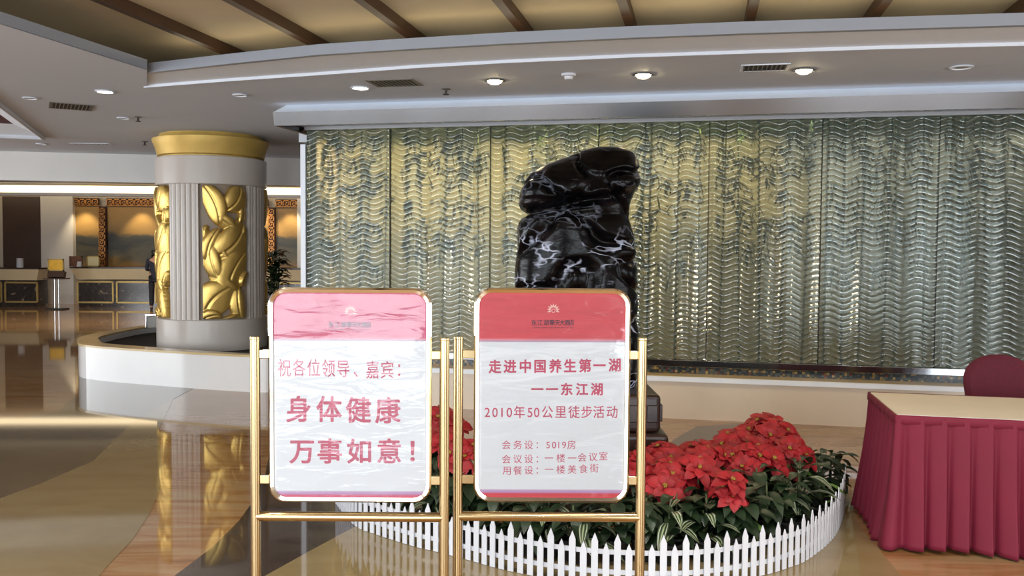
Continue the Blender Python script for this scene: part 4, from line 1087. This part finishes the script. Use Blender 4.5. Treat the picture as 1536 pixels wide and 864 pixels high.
dk = [(1110, 4.75, .36, 'dark leafy plant below the small lone poinsettia'), (1150, 4.95, .38, 'dark leafy plant below the tallest poinsettia'), (1200, 5.3, .42, 'dark leafy plant right of the red flower mass'), (1228, 5.55, .40, 'dark leafy plant at the back right of the bed'),
      (1245, 5.85, .34, 'brownish dark plant at the far right corner of the bed'), (1180, 5.05, .36, 'dark leafy plant behind the pale upright shoots'), (1060, 4.75, .36, 'dark leafy plant below the open poinsettia'), (1015, 4.75, .36, 'dark leafy plant right of the right sign post'),
      (1135, 5.1, .42, 'dark leafy plant between the small and the tallest poinsettia'), (970, 4.7, .35, 'dark leafy plant behind the right sign post'), (925, 4.7, .34, 'dark leafy plant under the right corner of the hike board'), (860, 4.7, .33, 'dark leafy plant under the centre of the hike board'),
      (800, 4.75, .34, 'dark leafy plant under the left half of the hike board'), (745, 4.85, .34, 'dark leafy plant under the left corner of the hike board'), (700, 4.98, .40, 'dark leafy plant right of the twin middle posts'), (655, 5.2, .42, 'dark leafy plant left of the twin middle posts'),
      (605, 5.35, .34, 'dark leafy plant under the greeting board'), (560, 5.6, .32, 'dark leafy plant at the left end of the fence')]
for i, (px, d, h, label) in enumerate(dk):
    x = at_y(px, 700, d).x; leafy(x, d, h, 30, .15, .07, label, 'leaf', 80 + i, 'dark leafy plants in the flower bed', .3)

# ================================================================== TABLE AND CHAIR
tl = at_z(1346, 622, .75); tbk = at_z(1305, 588, .75); td = (at_z(1536, 630.5, .75) - tl).normalized()
tn = Vector((-td.y, td.x, 0)); depth_t = (tbk - tl).length; LT = 1.8
tside = (tbk - tl).normalized()
tb = thing('banquet_table', 'long table with beige top and crimson pleated skirt at the right', 'table', tl + td * LT / 2 + tside * depth_t / 2 - Vector((0, 0, .75)))
c0, c1, c2, c3 = tl, tl + td * LT, tl + td * LT + tside * depth_t, tbk
tt = M().hexa([p - Vector((0, 0, .03)) for p in (c0, c1, c2, c3)], [Vector(p) for p in (c0, c1, c2, c3)])
obj('tabletop', tt, 'table_top', tb, bevel=.006, world=True)
ed = M().hexa([c0 - tn * .006 - Vector((0, 0, .012)), c1 - tn * .006 - Vector((0, 0, .012)), c1 - Vector((0, 0, .012)), c0 - Vector((0, 0, .012))], [c0 - tn * .006 + Vector((0, 0, .002)), c1 - tn * .006 + Vector((0, 0, .002)), c1 + tn * .004 + Vector((0, 0, .002)), c0 + tn * .004 + Vector((0, 0, .002))])
obj('edge_strip', ed, 'table_edge', tb, world=True)
for (a, b) in ((.12, .12), (.88, .12), (.88, .88), (.12, .88)):
    p = c0.lerp(c1, a) + (c3 - c0) * b; obj('leg', M().tube([(p.x, p.y, .0), (p.x, p.y, .72)], .014, 10), 'black', tb, 40, world=True)
# skirt: path round three sides, pleats deepen towards the hem
segs = [(c2, c3), (c3, c0), (c0, c1)]; sp = []; ctr = (c0 + c2) / 2
STEP = .0065; s_tot = 0
for a, b in segs:
    L_ = (b - a).length; n_ = int(L_ / STEP); d = (b - a) / L_; nn = Vector((d.y, -d.x, 0))
    if (ctr - a).dot(nn) > 0: nn = -nn
    for k in range(n_): sp.append((a + d * (k * L_ / n_), nn, s_tot + k * L_ / n_))
    s_tot += L_
# blend normals at corners
nrm = [q[1] for q in sp]; W_ = 9
nrs = []
for i in range(len(sp)):
    v = Vector()
    for k in range(-W_, W_ + 1): v += nrm[max(0, min(len(sp) - 1, i + k))]
    nrs.append(v.normalized())
rows = []; NTT = 26
for j in range(NTT + 1):
    t = j / NTT; row = []
    for i, (p, nn, s) in enumerate(sp):
        ph = s / .112 + .12 * math.sin(s * 3.1) + .05 * t * math.sin(s * 5.0)
        fr_ = ph - math.floor(ph); fold = (1 if fr_ < .68 else 0); sm = min(1, max(0, (math.sin(math.pi * min(1, fr_ / .72)) ** .35 if fr_ < .72 else -.6 * math.sin(math.pi * (fr_ - .72) / .28))))
        val = (-.5 + 1.5 * (fr_ / .7) ** .55) if fr_ < .7 else (1 - 1.5 * ((fr_ - .7) / .09) if fr_ < .79 else -.5 - .35 * math.sin(math.pi * (fr_ - .79) / .21))
        amp = .006 + .034 * t ** .8
        hemz = .015 + .012 * math.sin(s * 7) * t
        z = .742 - (.742 - hemz) * t
        q = p + nrs[i] * (.010 + amp * val + .055 * t ** 1.4 + .012 * math.sin(s * 9 + t * 3) * t)
        row.append((q.x, q.y, z))
    rows.append(row)
so = obj('skirt', M().grid(rows), 'skirt', tb, True, world=True)
sm = so.modifiers.new('thick', 'SOLIDIFY'); sm.thickness = .002
hb = M(); rows = []
for z, o_ in ((.748, .014), (.752, .011), (.70, .016)): pass
for (z, o_) in ((.749, .004), (.751, .012), (.742, .017), (.705, .020), (.70, .012)):
    rows.append([tuple(p + nrs[i] * o_ + Vector((0, 0, z - p.z))) for i, (p, nn, s) in enumerate(sp)])
obj('skirt_band', hb.grid(rows), 'skirt', tb, True, world=True)
# chair
cc_ = at_y(1497, 560, 6.05)
ch = thing('banquet_chair', 'maroon upholstered chair with rounded back behind the table', 'chair', (cc_.x + .02, 6.0, 0), -.12)
ztop = at_y(1495, 533, 6.05).z
bpf = []
BWc = .235
for k in range(25):
    a = math.pi * k / 24; bpf.append((BWc * math.cos(a), ztop - .20 + .20 * math.sin(a) ** .8))
bpf += [(-BWc * .94, .62), (-BWc * .82, .52), (BWc * .82, .52), (BWc * .94, .62)]
n_ = len(bpf); bk = M()
def ybk(z): return .02 + (z - .5) * .16
lay = [(.88, -.016), (.97, -.004), (1.0, .012), (1.0, .03), (.97, .046), (.88, .056)]
zc = (ztop + .52) / 2
rg = [[(x * s, ybk(z) + o_, zc + (z - zc) * s) for x, z in bpf] for s, o_ in lay]
for i in range(len(rg) - 1): bk.add(rg[i] + rg[i + 1], [(k, (k + 1) % n_, n_ + (k + 1) % n_, n_ + k) for k in range(n_)])
bk.add(rg[0], [tuple(range(n_ - 1, -1, -1))]); bk.add(rg[-1], [tuple(range(n_))])
obj('backrest', bk, 'maroon', ch, 60)
obj('seat', M().box((0, .27, .45), (.44, .44, .07)), 'maroon', ch, bevel=.025)
for sx in (-1, 1):
    obj('leg', M().tube([(sx * .19, .46, .42), (sx * .2, .48, .0)], .013, 10), 'gold_frame', ch, 40)
    obj('leg', M().tube([(sx * .19, .06, .0), (sx * .19, .04, .42), (sx * .185, ybk(.75) + .06, .75)], .013, 10), 'gold_frame', ch, 40)

# ================================================================== CEILING FITTINGS
def downlight(px, py, label, kind, power, r=.075):
    p = at_z(px, py, CEIL); rt = thing('downlight', label, 'downlight', p, 0, 'downlights in the lobby ceiling')
    obj('ring', M().lathe([(r, .0), (r * 1.18, -.004), (r * 1.22, -.010), (r * .98, -.013), (r * .9, -.002), (r * .88, .0)], 28), 'white_paint' if kind != 'warm' else 'silver', rt, 40)
    mat = {'warm': 'downlight_warm', 'cool': 'downlight_cool', 'off': 'lens_off'}[kind]
    dz_ = .014 if kind == 'warm' else 0
    obj('lens', M().lathe([(r * .9, -.003), (r * .8, -.006 - dz_), (r * .4, -.009 - dz_ * 2), (0, -.010 - dz_ * 2.2)], 28), mat, rt, True)
    if power: spot_light('downlight_beam', p + Vector((0, 0, -.07)), (0, 0, -1), power, (1, .78, .45) if kind == 'warm' else (1, .94, .85), 150, .9, .05)
downlight(742, 120, 'leftmost of the three bright yellow downlights above the glass wall', 'warm', 34)
downlight(965, 111, 'middle of the three bright yellow downlights above the rock', 'warm', 34)
downlight(1206, 104, 'rightmost of the three bright yellow downlights beside the ceiling grille', 'warm', 34)
downlight(157.5, 136.5, 'small white lit downlight at the far left of the ceiling', 'cool', 16)
downlight(540.5, 131, 'small white lit downlight left of the ceiling grille', 'cool', 16)
downlight(1442, 100, 'unlit downlight at the right of the ceiling', 'off', 0)
downlight(45, 146.5, 'unlit downlight left of the dark square ceiling vent', 'off', 0, .06)
downlight(360, 142, 'unlit downlight above the gilded capital', 'off', 0, .06)
downlight(185, 176.5, 'unlit downlight beside the sprinkler left of the column', 'off', 0, .06)
downlight(62, 215.5, 'unlit downlight near the far left fascia', 'off', 0, .06)
def grille(px, py, w_, d_, label, rz, dark=True):
    p = at_z(px, py, CEIL); rt = thing('ceiling_vent', label, 'vent', p, rz)
    obj('backing', M().box((0, 0, -.002), (w_, d_, .004)), 'vent_dark', rt)
    f = M()
    for s in (-1, 1): f.box((s * w_ / 2, 0, -.004), (.02, d_ + .02, .006)); f.box((0, s * d_ / 2, -.004), (w_, .02, .006))
    obj('frame', f, 'white_paint' if dark else 'vent', rt)
    n = int(w_ / .035)
    for k in range(n):
        obj('slat', M().box(((k + .5) / n * w_ - w_ / 2, 0, -.0055), (.010, d_ - .02, .003)), 'vent', rt)
grille(1147, 101, .36, .25, 'white framed ceiling grille beside the rightmost yellow downlight', -YAW)
grille(592, 124, .42, .30, 'grey ceiling grille right of the small white downlight', -YAW, False)
grille(107, 159.5, .40, .42, 'dark square ceiling vent at the left', .5, False)
grille(137, 215.5, .55, .12, 'narrow slot vent in the ceiling near the far fascia', 0, True)
def sprinkler(px, py, label):
    p = at_z(px, py, CEIL); rt = thing('sprinkler_head', label, 'sprinkler', p, 0, 'ceiling sprinklers')
    obj('plate', M().lathe([(0, 0), (.04, 0), (.045, -.006), (.015, -.012), (0, -.012)], 18), 'vent', rt, 40)
    s = M().tube([(0, 0, -.01), (0, 0, -.05)], .012, 10); s.lathe([(0, -.05), (.03, -.05), (.03, -.056), (0, -.056)], 16)
    obj('deflector', s, 'vent_dark', rt, 40)
sprinkler(669, 133, 'small sprinkler head right of the grey ceiling grille')
sprinkler(207, 175, 'small sprinkler head above the left side of the column')
sprinkler(217, 212, 'small sprinkler head close to the gilded capital')
p = at_z(853, 111, CEIL); sd = thing('smoke_detector', 'white round smoke detector between two yellow downlights', 'smoke detector', p)
obj('base', M().lathe([(0, 0), (.062, 0), (.062, -.018), (.05, -.022), (0, -.022)], 28), 'white_plastic', sd, 40)
obj('sensor', M().lathe([(0, -.022), (.038, -.022), (.034, -.045), (.02, -.05), (0, -.05)], 24), 'white_plastic', sd, 40)
